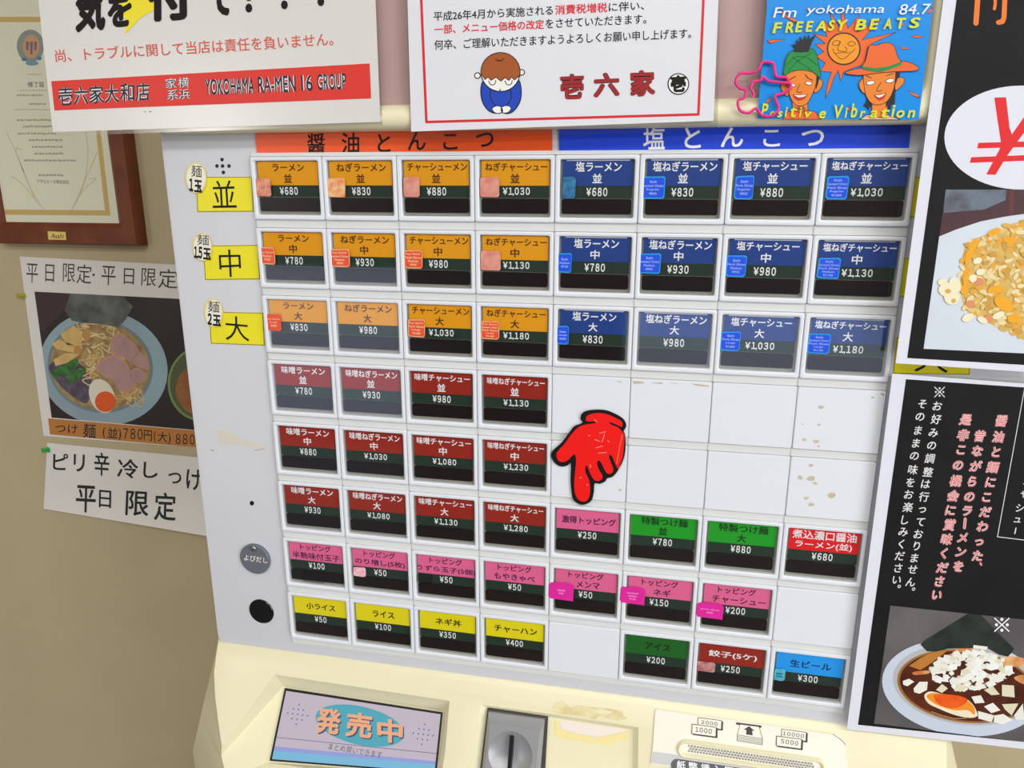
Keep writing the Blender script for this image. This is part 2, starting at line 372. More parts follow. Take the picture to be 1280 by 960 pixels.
d.stroke([(1041, 917.5), (1053, 926), (1057, 931)], .6, M_line, 1)
d.poly([(822, 940), (1059, 975), (1060, 984), (814, 954), (816, 939.5)], mat('plate_grey', (196, 194, 196), .4, .4), 1)
M_pill = mat('pill_grey', (92, 92, 96), .4, .4)
def stadium(a, b, h): 
    an = math.atan2(b[1]-a[1], b[0]-a[0]); return [(a[0]-h*math.sin(an+t), a[1]+h*math.cos(an+t)) for t in (math.pi*k/10 for k in range(11))]+[(b[0]-h*math.sin(an+t+math.pi), b[1]+h*math.cos(an+t+math.pi)) for t in (math.pi*k/10 for k in range(11))]
d.poly(stadium((846, 956), (985, 976), 7.5), M_pill, 2)
for k, t in enumerate('紙幣挿入口'): d.text(t, [(846+k*15, 950+k*2), (857+k*15, 951.6+k*2), (857+k*15, 962+k*2), (846+k*15, 960.4+k*2)], M_white, 3, .02)
bp = d.build('bill_plate', MACH)
a, b = cp(262, 335), cp(1005, 440)
bm = bmesh.new(); loft(bm, [[con(u, v)+Vector((0, y, 0)) for u, v in stadium(a, b, h)] for h, y in ((11.5, -.001), (10.5, -.0034), (9, -.0042), (7.5, -.0036), (6, -.0012))], False, True)
finish(bm, 'slot_rim', [M_cream], bp, 40)
M_knurl = mat('knurled_steel', (176, 174, 170), .25, .6, metal=.3)
bm = bmesh.new(); n = 42
for k in range(n):
    for r in range(3):
        u = a[0]+4+(b[0]-a[0]-6)*(k+.5*(r % 2))/n; v = a[1]+(b[1]-a[1])*(k+.5*(r % 2))/n+(r-1)*3.2+1
        c = con(u, v)+Vector((0, -.0012, 0)); h = .00135
        vs = [bm.verts.new(c+Vector((x, 0, z))) for x, z in ((-h, 0), (0, -h), (h, 0), (0, h))]; tp = bm.verts.new(c+Vector((0, -.0014, 0)))
        for i in range(4): bm.faces.new((vs[i], vs[(i+1) % 4], tp))
finish(bm, 'knurled_strip', [M_knurl], bp)
# adhesive residue
d = Draw(con)
M_tape = mat('old_tape', (205, 190, 140), .6, .2, rgb2=(222, 210, 165), scale=120); M_tapel = mat('old_tape_edge', (160, 140, 90), .7, .2)
t1 = [(691, 884), (695, 877.5), (703, 876), (708, 880), (712, 885), (722, 881), (742, 884), (762, 886), (779, 889), (779, 895), (786, 897.5), (775, 901.5), (762, 899), (748, 896), (744, 899.5), (724, 895), (700, 892.5), (691, 892)]
d.poly(t1, M_tape, 1)
rr = [con(u, v)+Vector((0, .0060, 0)) for u, v in ((0, 0),)]
d2 = Draw(lambda u, v, L: con(u, v)+Vector((0, .0058-L*EPS, -.001)))
d2.poly([(692, 905), (697, 906), (699, 917), (725, 923), (745, 927), (785, 920), (787, 918), (783, 929), (770, 931), (764, 937), (740, 934), (726, 931), (700, 927), (693, 925)], mat('old_tape_pale', (226, 212, 150), .6, .2), 1)
d2.poly([(699, 905), (784, 917), (745, 926.5), (725, 922), (700, 916)], mat('old_paper', (224, 214, 205), .6, .2), 1)
d.poly([(740, 889), (752, 886), (766, 890), (760, 893), (748, 892)], M_cream, 2)
d.build('tape_residue', MACH); d2.build('tape_residue', MACH)

# ------------------------------------------------------------------ strips and small parts of the panel
d = Draw(flat(YP-.0012)); d.base([(318.5, 158), (690, 150), (690.5, 188.8), (321, 195)], .001, mat('strip_orange', (228, 82, 28), .35, .4))
OY = 166
for t, x0, x1, b in (('醤', 384, 406, 193), ('油', 427, 449, 192), ('と', 472, 488, 190.5), ('ん', 510, 532, 188), ('こ', 554, 572, 187.5), ('つ', 595, 617, 184)):
    h = 26 if t in '醤油' else 23 if t != 'つ' else 18
    if t == 'こ': h = 20
    d.text(t, [(x0, b-h), (x1, b-h-.4), (x1, b-.5), (x0, b)], M_ink, 1, .012)
tag(d.build('category_strip', MACH), 'orange category strip lettered in black')
d = Draw(flat(YP-.0012)); d.base([(698, 148), (1140, 141), (1136, 187), (699, 189)], .001, mat('strip_blue', (28, 66, 205), .35, .4))
for t, x0, x1, b, h in (('塩', 804, 831, 187, 29), ('と', 855.5, 876, 185.5, 26), ('ん', 901, 929, 184, 24.5), ('こ', 954, 975, 183.5, 21), ('つ', 1002, 1030, 182.5, 20)):
    d.text(t, [(x0, b-h), (x1, b-h-.4), (x1, b-.4), (x0, b)], M_white, 1, .012)
tag(d.build('category_strip', MACH), 'blue category strip lettered in white')
d = Draw(flat(YP))
for x, y in ((277.5, 199.5), (271.2, 207.5), (278.2, 207.5), (286.2, 207.5), (279.2, 215.5)): d.ell(x, y, 2.2, 2.4, M_black, 1, n=14)
d.build('speaker_holes', MACH)
d = Draw(flat(YP)); d.ell(314.8, 629, 2.8, 3, M_black, 1, n=14); d.build('screw_hole', MACH)
def disc(u, v, r, t, m, name, lab=None):
    c = at(u, v, YP); bm = bmesh.new()
    loft(bm, [[c+Vector((rr*math.cos(k*math.pi/20), y, rr*math.sin(k*math.pi/20))) for k in range(40)] for rr, y in ((r, 0), (r, -t+.0006), (r-.0006, -t))])
    return tag(finish(bm, name, [m], MACH, 30), lab), c
cb, c = disc(320, 697.5, .0146, .003, mat('disc_grey', (98, 102, 112), .35, .4), 'call_button', 'round grey call button with white lettering')
d = Draw(flat(YP-.003)); d.text('よびだし', [(305, 692.5), (334.5, 697.5), (334.5, 704.5), (305, 700.5)], mat('lettering_cream', (226, 214, 200), .5, .2), 1, .01); d.build('lettering', cb)
bm = bmesh.new(); bmesh.ops.create_uvsphere(bm, u_segments=20, v_segments=12, radius=.0028); bmesh.ops.scale(bm, verts=bm.verts, vec=(1, .7, 1)); bmesh.ops.translate(bm, verts=bm.verts, vec=at(317, 685.5, YP-.0035)); finish(bm, 'rivet', [mat('steel', (150, 150, 150), .2, .5, metal=.9)], cb, 60)
disc(327, 764, .0124, .001, mat('lens_black', (14, 14, 16), .15, .5), 'sensor_window', 'round black sensor window')
d = Draw(flat(YP)); d.poly([(272, 537), (285, 538.5), (293, 543), (302, 549), (318, 553), (332.5, 556), (332, 559.5), (318, 559), (300, 557), (290, 555), (273, 556)], mat('torn_paper', (206, 200, 188), .7, .2, var=.05), 1)
d.poly([(262, 562), (268, 562.5), (266, 564)], M_tapel, 1); d.stroke([(318, 563), (330, 561)], .7, M_tapel, 1)
d.build('tape_residue', MACH)

# ------------------------------------------------------------------ ticket buttons
HC = .0475
WX0, WX1, WZ0, WZ1 = .0036, .0566, .0031, .0437          # window in the bezel (v measured down)
def bez_loop(x0, x1, v0, v1, r, y): return [Vector((x, y, -z)) for x, z in rrect(x0, x1, v0, v1, r, 4)]
bm = bmesh.new()
a = .0003
loft(bm, [bez_loop(a, S-a, 0, HC, .0012, .0042), bez_loop(a, S-a, 0, HC, .0012, .0008), bez_loop(a+.0003, S-a-.0003, .0003, HC-.0003, .0012, .0002), bez_loop(a+.0009, S-a-.0009, .0009, HC-.0009, .001, 0),
          bez_loop(WX0-.0008, WX1+.0008, WZ0-.0008, WZ1+.0008, .0018, 0), bez_loop(WX0-.0002, WX1+.0002, WZ0-.0002, WZ1+.0002, .0014, .0004), bez_loop(WX0, WX1, WZ0, WZ1, .0012, .001), bez_loop(WX0, WX1, WZ0, WZ1, .0012, .0036)], False, True)
bmesh.ops.recalc_face_normals(bm, faces=bm.faces)
bez = bpy.data.meshes.new('ticket_button'); bm.to_mesh(bez); bm.free(); bez.materials.append(M_bezel); bez.materials.append(mat('button_well', (140, 140, 130), .4, .4))
for p in bez.polygons: p.use_smooth = True
bez.polygons[len(bez.polygons)-1].material_index = 1
bez.set_sharp_from_angle(angle=math.radians(40))
bm = bmesh.new(); loft(bm, [bez_loop(WX0+.0001, WX1-.0001, WZ0+.0001, WZ1-.0001, .0012, y) for y in (.0014, .0008)])
bmesh.ops.recalc_face_normals(bm, faces=bm.faces); cov = bpy.data.meshes.new('clear_cover'); bm.to_mesh(cov); bm.free(); cov.materials.append(M_clear)
M_lamp = mat('lamp_black', (26, 20, 20), .3, .3)
bm = bmesh.new(); loft(bm, [bez_loop(.0049, .0551, .0306, .0412, .0016, y) for y in (.0036, .0026)])
bmesh.ops.recalc_face_normals(bm, faces=bm.faces); lamp = bpy.data.meshes.new('lamp_panel'); bm.to_mesh(lamp); bm.free(); lamp.materials.append(M_lamp)
bm = bmesh.new(); loft(bm, [bez_loop(a, S-a, 0, HC, .0012, .0042), bez_loop(a, S-a, 0, HC, .0012, .0012), bez_loop(a+.0005, S-a-.0005, .0005, HC-.0005, .001, .0005)], False, True)
bmesh.ops.recalc_face_normals(bm, faces=bm.faces); blank = bpy.data.meshes.new('blank_plate'); bm.to_mesh(blank); bm.free(); blank.materials.append(M_bezel)
for p in blank.polygons: p.use_smooth = True
blank.set_sharp_from_angle(angle=math.radians(35))
# rails between the rows
bm = bmesh.new()
for j in range(9):
    z1 = Z0-j*RP; lo = HC-RP-.0002
    if j < 8: box(bm, .0004, 8*S-.0004, .0024, .005, z1-RP+.0003, z1-HC-.0001)
box(bm, .0004, 8*S-.0004, .0024, .005, Z0+.0003, Z0+.0030)
rl = finish(bm, 'button_rails', [M_rail], MACH)
bm = bmesh.new()
for i in range(9): box(bm, i*S-.0003, i*S+.0003, .0021, .006, Z0-8*RP+.0065, Z0+.0005)
finish(bm, 'rail_seams', [mat('seam_grey', (178, 177, 175), .6, .2)], MACH)

C_OR = mat('card_orange', (222, 152, 14), .5, .3); C_BL = mat('card_blue', (28, 62, 132), .5, .3); C_BR = mat('card_brown', (146, 36, 22), .5, .3)
C_PK = mat('card_pink', (220, 100, 146), .5, .3); C_YE = mat('card_yellow', (222, 208, 14), .5, .3); C_GR = mat('card_green', (22, 152, 30), .5, .3)
C_DG = mat('card_dark_green', (20, 96, 28), .5, .3); C_RD = mat('card_red', (216, 22, 28), .5, .3); C_CY = mat('card_cyan', (28, 152, 232), .5, .3)
C_PR = mat('card_price_green', (30, 50, 38), .5, .3); M_brown = mat('ink_brown', (84, 44, 16), .6, .2); M_vio = mat('ink_violet', (72, 22, 60), .6, .2); M_grn = mat('ink_green', (8, 52, 14), .6, .2); M_nav = mat('ink_navy', (22, 36, 90), .6, .2)
def price(n): return '¥' + (f'{n:,}')
SIZE = (('並', 'regular'), ('中', 'medium'), ('大', 'large'))
SHO = ((('ラーメン', .0266, .0054), 'plain'), (('ねぎラーメン', .0400, .0062), 'green onion'), (('チャーシューメン', .0464, .0058), 'pork'), (('ねぎチャーシュー', .0462, .0060), 'green onion pork'))
SIO = ((('塩ラーメン', .0328, .0068), 'plain'), (('塩ねぎラーメン', .0438, .0066), 'green onion'), (('塩チャーシュー', .0420, .0064), 'pork'), (('塩ねぎチャーシュー', .0470, .0058), 'green onion pork'))
MIS = ((('味噌ラーメン', .0390, .0064), 'plain'), (('味噌ねぎラーメン', .0444, .0062), 'green onion'), (('味噌チャーシュー', .0462, .0060), 'pork'), (('味噌ねぎチャーシュー', .0462, .0056), 'green onion pork'))
PR = {0: (680, 830, 880, 1030, 680, 830, 880, 1030), 1: (780, 930, 980, 1130, 780, 930, 980, 1130), 2: (830, 980, 1030, 1180, 830, 980, 1030, 1180), 3: (780, 930, 980, 1130), 4: (880, 1030, 1080, 1230), 5: (930, 1080, 1130, 1280)}
B = {}
ROWN = ('top', 'second', 'third', 'fourth', 'fifth', 'sixth', 'seventh', 'bottom')
for j in range(6):
    k = j % 3
    for i, (n, e) in enumerate(SHO if j < 3 else MIS):
        B[i, j] = ([n, (SIZE[k][0], .0068, .0066)], C_OR if j < 3 else C_BR, M_brown if j < 3 else M_white, PR[j][i], ('orange soy ' if j < 3 else 'brown miso ')+e+' ramen button, '+SIZE[k][1]+' size')
    if j < 3:
        for i, (n, e) in enumerate(SIO):
            B[i+4, j] = ([n, (SIZE[k][0], .0068, .0066)], C_BL, M_white, PR[j][i+4], 'blue salt '+e+' ramen button, '+SIZE[k][1]+' size')
B[4, 5] = ([('激得トッピング', .0435, .0064)], C_PK, M_vio, 250, 'pink value topping button')
B[5, 5] = ([('特製つけ麺', .036, .0066), ('並', .0068, .0066)], C_GR, M_grn, 780, 'green dipping noodle button, regular size')
B[6, 5] = ([('特製つけ麺', .037, .0066), ('大', .0068, .0066)], C_GR, M_grn, 880, 'green dipping noodle button, large size')
B[7, 5] = ([('煮込濃口醤油', .046, .0074), ('ラーメン(並)', .041, .0066)], C_RD, M_white, 680, 'red simmered soy ramen button')
for i, (t, wd, h, p, e) in enumerate((('半熟味付玉子', .045, .0066, 100, 'seasoned egg'), ('のり増し(5枚)', .046, .0064, 50, 'seaweed'), ('うずら玉子(5個)', .052, .006, 50, 'quail egg'), ('もやきゃべ', .035, .006, 50, 'bean sprout cabbage'), ('メンマ', .019, .006, 50, 'bamboo shoot'), ('ネギ', .014, .006, 150, 'onion'), ('チャーシュー', .041, .006, 200, 'pork'))):
    B[i, 6] = ([('トッピング', .029, .0058), (t, wd, h)], C_PK, M_vio, p, 'pink '+e+' topping button')
for i, t, wd, p, c, m, e in ((0, '小ライス', .028, 50, C_YE, M_ink, 'yellow small rice button'), (1, 'ライス', .0205, 100, C_YE, M_ink, 'yellow rice button'), (2, 'ネギ丼', .0235, 350, C_YE, M_ink, 'yellow onion rice bowl button'), (3, 'チャーハン', .0375, 400, C_YE, M_ink, 'yellow fried rice button'),
                             (5, 'アイス', .0205, 200, C_DG, M_ink, 'dark green ice cream button'), (6, '餃子(5ケ)', .038, 250, C_BR, M_white, 'brown dumpling button'), (7, '生ビール', .031, 300, C_CY, M_nav, 'light blue draft beer button')):
    B[i, 7] = ([(t, wd, .0066)], c, m, p, e)
first = None
for j in range(8):
    for i in range(8):
        x0, z0 = i*S, Z0-j*RP
        if (i, j) not in B:
            o = bpy.data.objects.new('blank_plate', blank); COL.objects.link(o); o.location = (x0, 0, z0); put(o, MACH)
            continue
        lines, cm, tm, pr, lab = B[i, j]
        o = bpy.data.objects.new('ticket_button', bez); COL.objects.link(o); o.location = (x0, 0, z0); put(o, MACH)
        o['label'] = lab + ', ' + price(pr)
        mp = cell_map(0, 0, .0024)
        d = Draw(mp); d.base([(.0052, .0036), (.0556, .0036), (.0556, .0213), (.0052, .0213)], .0004, cm)
        d.poly([(.008, .0034), (.053, .0034), (.053, .0041), (.008, .0041)], M_white if cm is C_BL else cm, .5)
        cx = .0302
        if len(lines) == 1: d.tbox(lines[0][0], cx+.001, .0128, lines[0][1], lines[0][2], tm, 1, .018)
        elif j == 6 or (i, j) == (7, 5):
            d.tbox(lines[0][0], cx, .0082, lines[0][1], lines[0][2], tm, 1, .014); d.tbox(lines[1][0], cx+(.002 if j == 6 and i > 3 else 0), .0165, lines[1][1], lines[1][2], tm, 1, .014)
        else:
            d.tbox(lines[0][0], cx+.0008, .0081, lines[0][1], lines[0][2], tm, 1, .018); d.tbox(lines[1][0], cx, .0162, lines[1][1], lines[1][2], tm, 1, .02)
        c = d.build('menu_card'); c.parent = o
        d = Draw(mp); d.base([(.0052, .0214), (.0552, .0214), (.0552, .0300), (.0052, .0300)], .0004, C_PR)
        s_ = price(pr); d.tbox(FW+s_, .0302+(.001 if pr > 999 else 0), .0256, .0040+.0037*(len(s_.replace(',', ''))-1)+(.0014 if pr > 999 else 0), .0060, M_white, 1, .022)
        c = d.build('price_card'); c.parent = o
        c = bpy.data.objects.new('lamp_panel', lamp); COL.objects.link(c); c.parent = o
        c = bpy.data.objects.new('clear_cover', cov); COL.objects.link(c); c.parent = o
# stains on the blank plates
M_stain = mat('stain_beige', (192, 182, 158), .7, .2, var=.1); d = Draw(flat(.0004))
for u, v, a in ((1026, 509, 4.5), (1003, 530, 1.3), (1024, 531, 2.2), (1005, 550, 3.2), (1020, 552, 4.2), (1023, 558, 2.6), (1014, 582, 3.4), (1000, 597, 4), (1014, 598, 5.5), (1019, 604, 3), (1040, 619, 6), (1008, 623, 3.2), (1014, 631, 3.8), (1091, 497, 2.5), (1103, 493, 3), (1120, 0, 0)):
    if a: d.poly([(u+a*random.uniform(.6, 1.2)*math.cos(t), v+a*.6*random.uniform(.5, 1.2)*math.sin(t)) for t in (k*math.pi/6 for k in range(12))], M_stain, 1)
for q in ([(791, 476), (803, 477), (806, 479), (792, 480)], [(812, 479), (828, 478), (828, 480)], [(836, 478), (846, 479), (846, 480)], [(769, 476), (777, 477), (776, 478.5)], [(864, 479), (886, 482), (886, 483.5), (870, 482)], [(772, 612), (777, 611), (776, 614)]): d.poly(q, M_stain, 1)
d.build('tape_stains', MACH)

# ------------------------------------------------------------------ size labels and round stickers (stuck on by hand)
C_TAG = mat('tag_yellow', (228, 216, 24), .35, .4, var=.04, scale=60); M_tagb = mat('tag_border', (120, 112, 50), .5, .3)
G_TAG = 'yellow size labels'
for q, t, tq, lab in (([(245, 221), (315, 221), (317, 264.5), (246.5, 265)], '並', [(265, 226), (293, 225), (296, 259.5), (266, 260)], 'yellow size label left of the top button row'),
                      ([(254, 307), (323, 306), (325, 349), (256, 350)], '中', [(273, 312), (300, 312), (302, 345), (275, 347)], 'yellow size label left of the second button row'),
                      ([(261, 389.5), (329, 391), (331, 432), (263.5, 429.5)], '大', [(281, 394), (309, 397), (312, 427), (282, 425)], 'yellow size label left of the third button row')):
    d = Draw(flat(YP-.0004)); d.base(q, .0003, C_TAG); d.stroke([lerpq(q, a, b) for a, b in ((.01, .015), (.99, .015), (.99, .985), (.01, .985))], .8, M_tagb, 1, True); d.text(t, tq, M_ink, 1, .0)
    tag(d.build('size_label'), lab, 'label', G_TAG)
for q, t, lab in (([(1138, 221), (1200, 222), (1196, 274), (1137.5, 272)], None, 'yellow size label half under black poster, beside the top button row'),
                  ([(1126.5, 322), (1190, 324), (1186, 374), (1122.5, 371)], None, 'yellow size label half under black poster, beside the second button row'),
                  ([(1120.5, 421.5), (1214, 428), (1212.5, 468.5), (1116, 467)], '大', 'yellow size label showing between the two black posters')):
    d = Draw(flat(YP-.0004)); d.base(q, .0003, C_TAG); d.stroke([lerpq(q, a, b) for a, b in ((.01, .015), (.99, .015), (.99, .985), (.01, .985))], .8, M_tagb, 1, True)
    if t: d.text(t, [(1146, 430), (1185, 432), (1185, 466.5), (1142.5, 464.5)], M_ink, 1, .0)
    tag(d.build('size_label'), lab, 'label', G_TAG)
M_st = mat('sticker_cream', (226, 222, 208), .35, .4); M_sty = mat('sticker_yellow_rim', (222, 206, 110), .4, .4)
for cx, cy, rx, ry, t, up, lo, lab in ((245, 222.5, 13.5, 19.5, '1玉', (239, 206, 252, 221), (235.5, 222.5, 252.5, 240), 'oval noodle sticker on the size label of the top row'), (253, 309, 12.7, 17.5, '1.5玉', (246.5, 293, 261, 306), (241.5, 307.5, 263.5, 324), 'oval noodle sticker on the size label of the second row'), (267, 391, 12, 18, '2玉', (260, 376, 274, 390), (258.5, 391, 276, 407), 'oval noodle sticker on the size label of the third row')):
    d = Draw(flat(YP-.0012)); d.base([(cx+rx*math.cos(k*math.pi/16), cy+ry*math.sin(k*math.pi/16)+.1*rx*math.cos(k*math.pi/16)) for k in range(32)], .0003, M_sty)
    d.ell(cx, cy, rx-1.6, ry-1.6, M_st, 1)
    d.text('麺', [(up[0], up[1]), (up[2], up[1]+1), (up[2], up[3]+1), (up[0], up[3])], M_ink, 2, .0); n = len(t)-1; xm = lo[0]+(lo[2]-lo[0])*(.42 if n == 1 else .56)
    d.text(FW+t[:-1], [(lo[0]+1, lo[1]), (xm-1, lo[1]+1), (xm-1, lo[3]-.5), (lo[0]+1, lo[3]-1.5)], M_ink, 2, .045); d.text('玉', [(xm, lo[1]+2), (lo[2], lo[1]+3), (lo[2], lo[3]+1), (xm, lo[3])], M_ink, 2, .04)
    tag(d.build('noodle_sticker'), lab, 'sticker', 'oval noodle stickers')

# ------------------------------------------------------------------ small English stickers on the buttons
def smat(n, a, b, sc=220): return mat(n, a, .3, .5, rgb2=b, scale=sc)
T_BAC = smat('sticker_bacon', (214, 150, 120), (190, 95, 70)); T_ROR = smat('sticker_red_orange', (226, 88, 50), (214, 72, 40)); T_ORC = smat('sticker_orange_cream', (228, 120, 70), (222, 190, 140)); T_PNK = smat('sticker_pink', (216, 160, 140), (206, 120, 110), 120)
T_BLU = mat('sticker_blue', (34, 80, 215), .3, .5); T_CYN = mat('sticker_cyan_edge', (40, 150, 220), .3, .5); T_TEA = smat('sticker_teal', (60, 130, 160), (40, 80, 140)); T_MAG = mat('sticker_magenta', (214, 40, 150), .3, .5)
T_BEE = smat('sticker_beer', (90, 185, 200), (60, 150, 170)); T_PIN2 = smat('sticker_rose', (228, 140, 160), (240, 200, 205)); T_MEA = smat('sticker_meat', (200, 150, 150), (150, 80, 80), 160); T_CLR = clear_mat('tape_clear', (.8, .8, .8), .25, 1.8)
T_TXT = mat('sticker_text', (150, 170, 245), .5, .2); T_TXO = mat('sticker_text_cream', (240, 190, 150), .5, .2); T_TXM = mat('sticker_text_pink', (240, 150, 210), .5, .2); T_TXB = mat('sticker_text_teal', (20, 90, 120), .5, .2)
SE, SP, SO = 'Soy Sauce', 'Pork Slices', 'Sauteed Onion'
ST = [(0, 0, 'orange', T_BAC, None, (.0022, .0160, .0160, .0298), ()), (1, 0, 'orange', T_ORC, None, (.0016, .0158, .0182, .0302), ()), (2, 0, 'pinkish', T_PNK, None, (.0048, .0152, .0176, .0298), ()), (3, 0, 'pinkish', T_PNK, None, (.0042, .0152, .0188, .0296), ()),
      (0, 1, 'red orange', T_ROR, T_ORC, (.0012, .0152, .0148, .0290), (SE, 'Medium', '¥750')), (1, 1, 'orange', T_ROR, T_ORC, (.0018, .0154, .0186, .0296), (SE, SO, 'Medium', '¥900')), (2, 1, 'orange', T_ROR, T_ORC, (.0032, .0152, .0182, .0294), (SE, SP, 'Medium', '¥950')), (3, 1, 'pinkish', T_PNK, None, (.0040, .0148, .0196, .0294), ()),
      (0, 2, 'red orange', T_ROR, None, (.0020, .0150, .0156, .0290), (SE, 'Large', '¥800')), (2, 2, 'orange', T_ROR, T_ORC, (.0042, .0148, .0186, .0294), (SE, SP, 'Large', '¥1000')), (3, 2, 'orange', T_ROR, T_ORC, (.0036, .0142, .0184, .0286), (SE, SO, SP, 'Large', '¥1150')),
      (4, 0, 'faded blue', T_TEA, None, (.0054, .0150, .0152, .0302), ()), (5, 0, 'blue', T_BLU, T_CYN, (.0016, .0148, .0182, .0302), ('Salt', SO, 'Regular', '¥800')), (6, 0, 'blue', T_BLU, T_CYN, (.0052, .0142, .0180, .0304), ('Salt', SP, 'Regular', '¥850')), (7, 0, 'blue', T_BLU, T_CYN, (.0050, .0146, .0190, .0300), ('Salt', SO, SP, 'Regular', '¥1000')),
      (4, 1, 'blue', T_BLU, T_CYN, (.0028, .0152, .0134, .0298), ('Salt', 'Medium', '¥750')), (5, 1, 'blue', T_BLU, T_CYN, (.0014, .0142, .0180, .0290), ('Salt', SO, 'Medium', '¥900')), (6, 1, 'blue', T_BLU, T_CYN, (.0034, .0146, .0174, .0298), ('Salt', SP, 'Medium', '¥950')), (7, 1, 'blue', T_BLU, T_CYN, (.0046, .0150, .0196, .0296), ('Salt', SO, SP, 'Medium', '¥1100')),
      (4, 2, 'blue', T_BLU, T_CYN, (.0030, .0156, .0122, .0302), ('Salt', 'Large', '¥800')), (6, 2, 'blue', T_BLU, T_CYN, (.0034, .0150, .0174, .0296), ('Salt', SP, 'Large', '¥1000')), (7, 2, 'blue', T_BLU, T_CYN, (.0034, .0142, .0186, .0290), ('Salt', SO, SP, 'Large', '¥1150')),
      (1, 6, 'rose', T_PIN2, None, (.0058, .0212, .0174, .0306), ()), (4, 6, 'magenta', T_MAG, None, (-.0002, .0160, .0208, .0316), ('menma', '¥50')), (5, 6, 'magenta', T_MAG, None, (-.0014, .0130, .0190, .0282), ('sauteed', 'onion', '¥150')), (6, 6, 'magenta', T_MAG, None, (-.0002, .0200, .0210, .0336), ('pork slices', '¥200')),
      (6, 7, 'mottled pink', T_MEA, None, (.0036, .0200, .0182, .0294), ()), (7, 7, 'pale teal', T_BEE, None, (.0040, .0184, .0126, .0294), ('beer', '¥300')),
      (0, 6, 'clear', T_CLR, None, (.0160, .0300, .0380, .0418), ()), (2, 6, 'clear', T_CLR, None, (.0040, .0210, .0185, .0300), ())]
for i, j, cn, m, edge, (u0, v0, u1, v1), tx in ST:
    Y = -.0002 if cn == 'magenta' else .0006
    d = Draw(cell_map(i*S, Z0-j*RP, Y)); wd, h = u1-u0, v1-v0; r = random.Random(i*9+j)
    n = lambda k: r.uniform(0, k)
    ol = [(u0+.0012, v0+n(.0006)), (u1-.0010-n(.0006), v0), (u1, v0+.0008+n(.0008)), (u1-n(.0004), v1-.0012), (u1-.0012-n(.001), v1), (u0+.0010+n(.0006), v1-n(.0004)), (u0, v1-.0014), (u0+n(.0006), v0+.0012)]
    if cn == 'magenta': ol = [(u0+.002, v0), (u1-.002, v0-.0004), (u1, v0+.002), (u1-.0004, v1), (u1-.003, v1-.0002), (u0+.0016, v1-.0006), (u0, v1-.003), (u0+.0004, v0+.0018)]
    d.base(ol, .0002, edge or m)
    if edge: d.poly([((u-(u0+u1)/2)*.9+(u0+u1)/2+.0002, (v-(v0+v1)/2)*.88+(v0+v1)/2) for u, v in ol], m, 1)
    for k, t in enumerate(tx):
        lh = min(.0027, h*.8/len(tx)); tw = min(wd*.86, .0013*len(t)); cy = (v0+v1)/2+(k-(len(tx)-1)/2)*lh
        d.tbox(t, (u0+u1)/2, cy, tw, lh*.62, {T_BLU: T_TXT, T_MAG: T_TXM, T_BEE: T_TXB}.get(m, T_TXO), 2, .02)
    what = B[i, j][4]
    tag(d.build('price_sticker'), f'small {cn} sticker on the {what}', 'sticker', 'small stickers on the ticket buttons')

# ------------------------------------------------------------------ red pointing hand
hp = lambda pts: [(640+x/6.4, 490+y/6.4) for x, y in pts]
outer = [(548, 215), (553, 185), (575, 160), (620, 145), (690, 140), (760, 147), (830, 175), (880, 205), (905, 235), (914, 270), (902, 298), (893, 314), (905, 345), (909, 420), (902, 500), (884, 560), (860, 605), (832, 650), (800, 680), (762, 690), (745, 715), (702, 735), (662, 732), (655, 800), (640, 860), (610, 890), (570, 902), (530, 895), (490, 860), (476, 800), (468, 700), (470, 572), (440, 590), (390, 596), (345, 570), (318, 530), (314, 490), (340, 455), (400, 400), (460, 320), (500, 272), (562, 246)]
hand = [(560, 268), (610, 257), (664, 250), (662, 236), (600, 234), (592, 215), (602, 190), (640, 174), (700, 168), (770, 180), (835, 210), (880, 238), (880, 278), (850, 268), (800, 246), (778, 246), (790, 260), (845, 282), (882, 318), (898, 350), (895, 440), (885, 520), (866, 575), (852, 612), (836, 596), (815, 545), (797, 510), (780, 503), (782, 540), (810, 615), (797, 650), (765, 652), (745, 630), (715, 570), (695, 548), (680, 568), (695, 620), (722, 665), (720, 695), (690, 712), (655, 700), (625, 650), (605, 600), (590, 590), (588, 640), (615, 700), (625, 760), (622, 820), (602, 865), (570, 877), (530, 860), (505, 810), (498, 740), (505, 640), (513, 560), (508, 510), (495, 500), (470, 522), (440, 550), (400, 560), (370, 545), (355, 500), (370, 470), (420, 415), (470, 345), (520, 290)]
d = Draw(flat(-.0012)); d.base(spline(hp(outer)), .0006, M_black); M_hand = mat('hand_red', (232, 26, 22), .3, .5)
d.poly(spline(hp(hand)), M_hand, 1); M_scr2 = mat('scratch_pink', (255, 150, 140), .5, .3)
for a, b in (((690, 490), (755, 484)), ((672, 447), (725, 432)), ((700, 330), (750, 318)), ((662, 380), (700, 395)), ((720, 400), (740, 340)), ((545, 686), (556, 684)), ((598, 745), (606, 740)), ((660, 220), (680, 238)), ((612, 352), (625, 346)), ((765, 388), (780, 402)), ((625, 580), (630, 605))): d.stroke(hp([a, b]), .7, M_scr2, 2)
d.stroke(hp([(882, 345), (865, 420), (850, 500), (838, 570)]), 1.6, mat('crease_orange', (250, 90, 60), .3, .5), 2)
tag(d.build('pointing_hand_sticker'), 'glossy red pointing hand sticker with black outline on the blank plates', 'sticker')
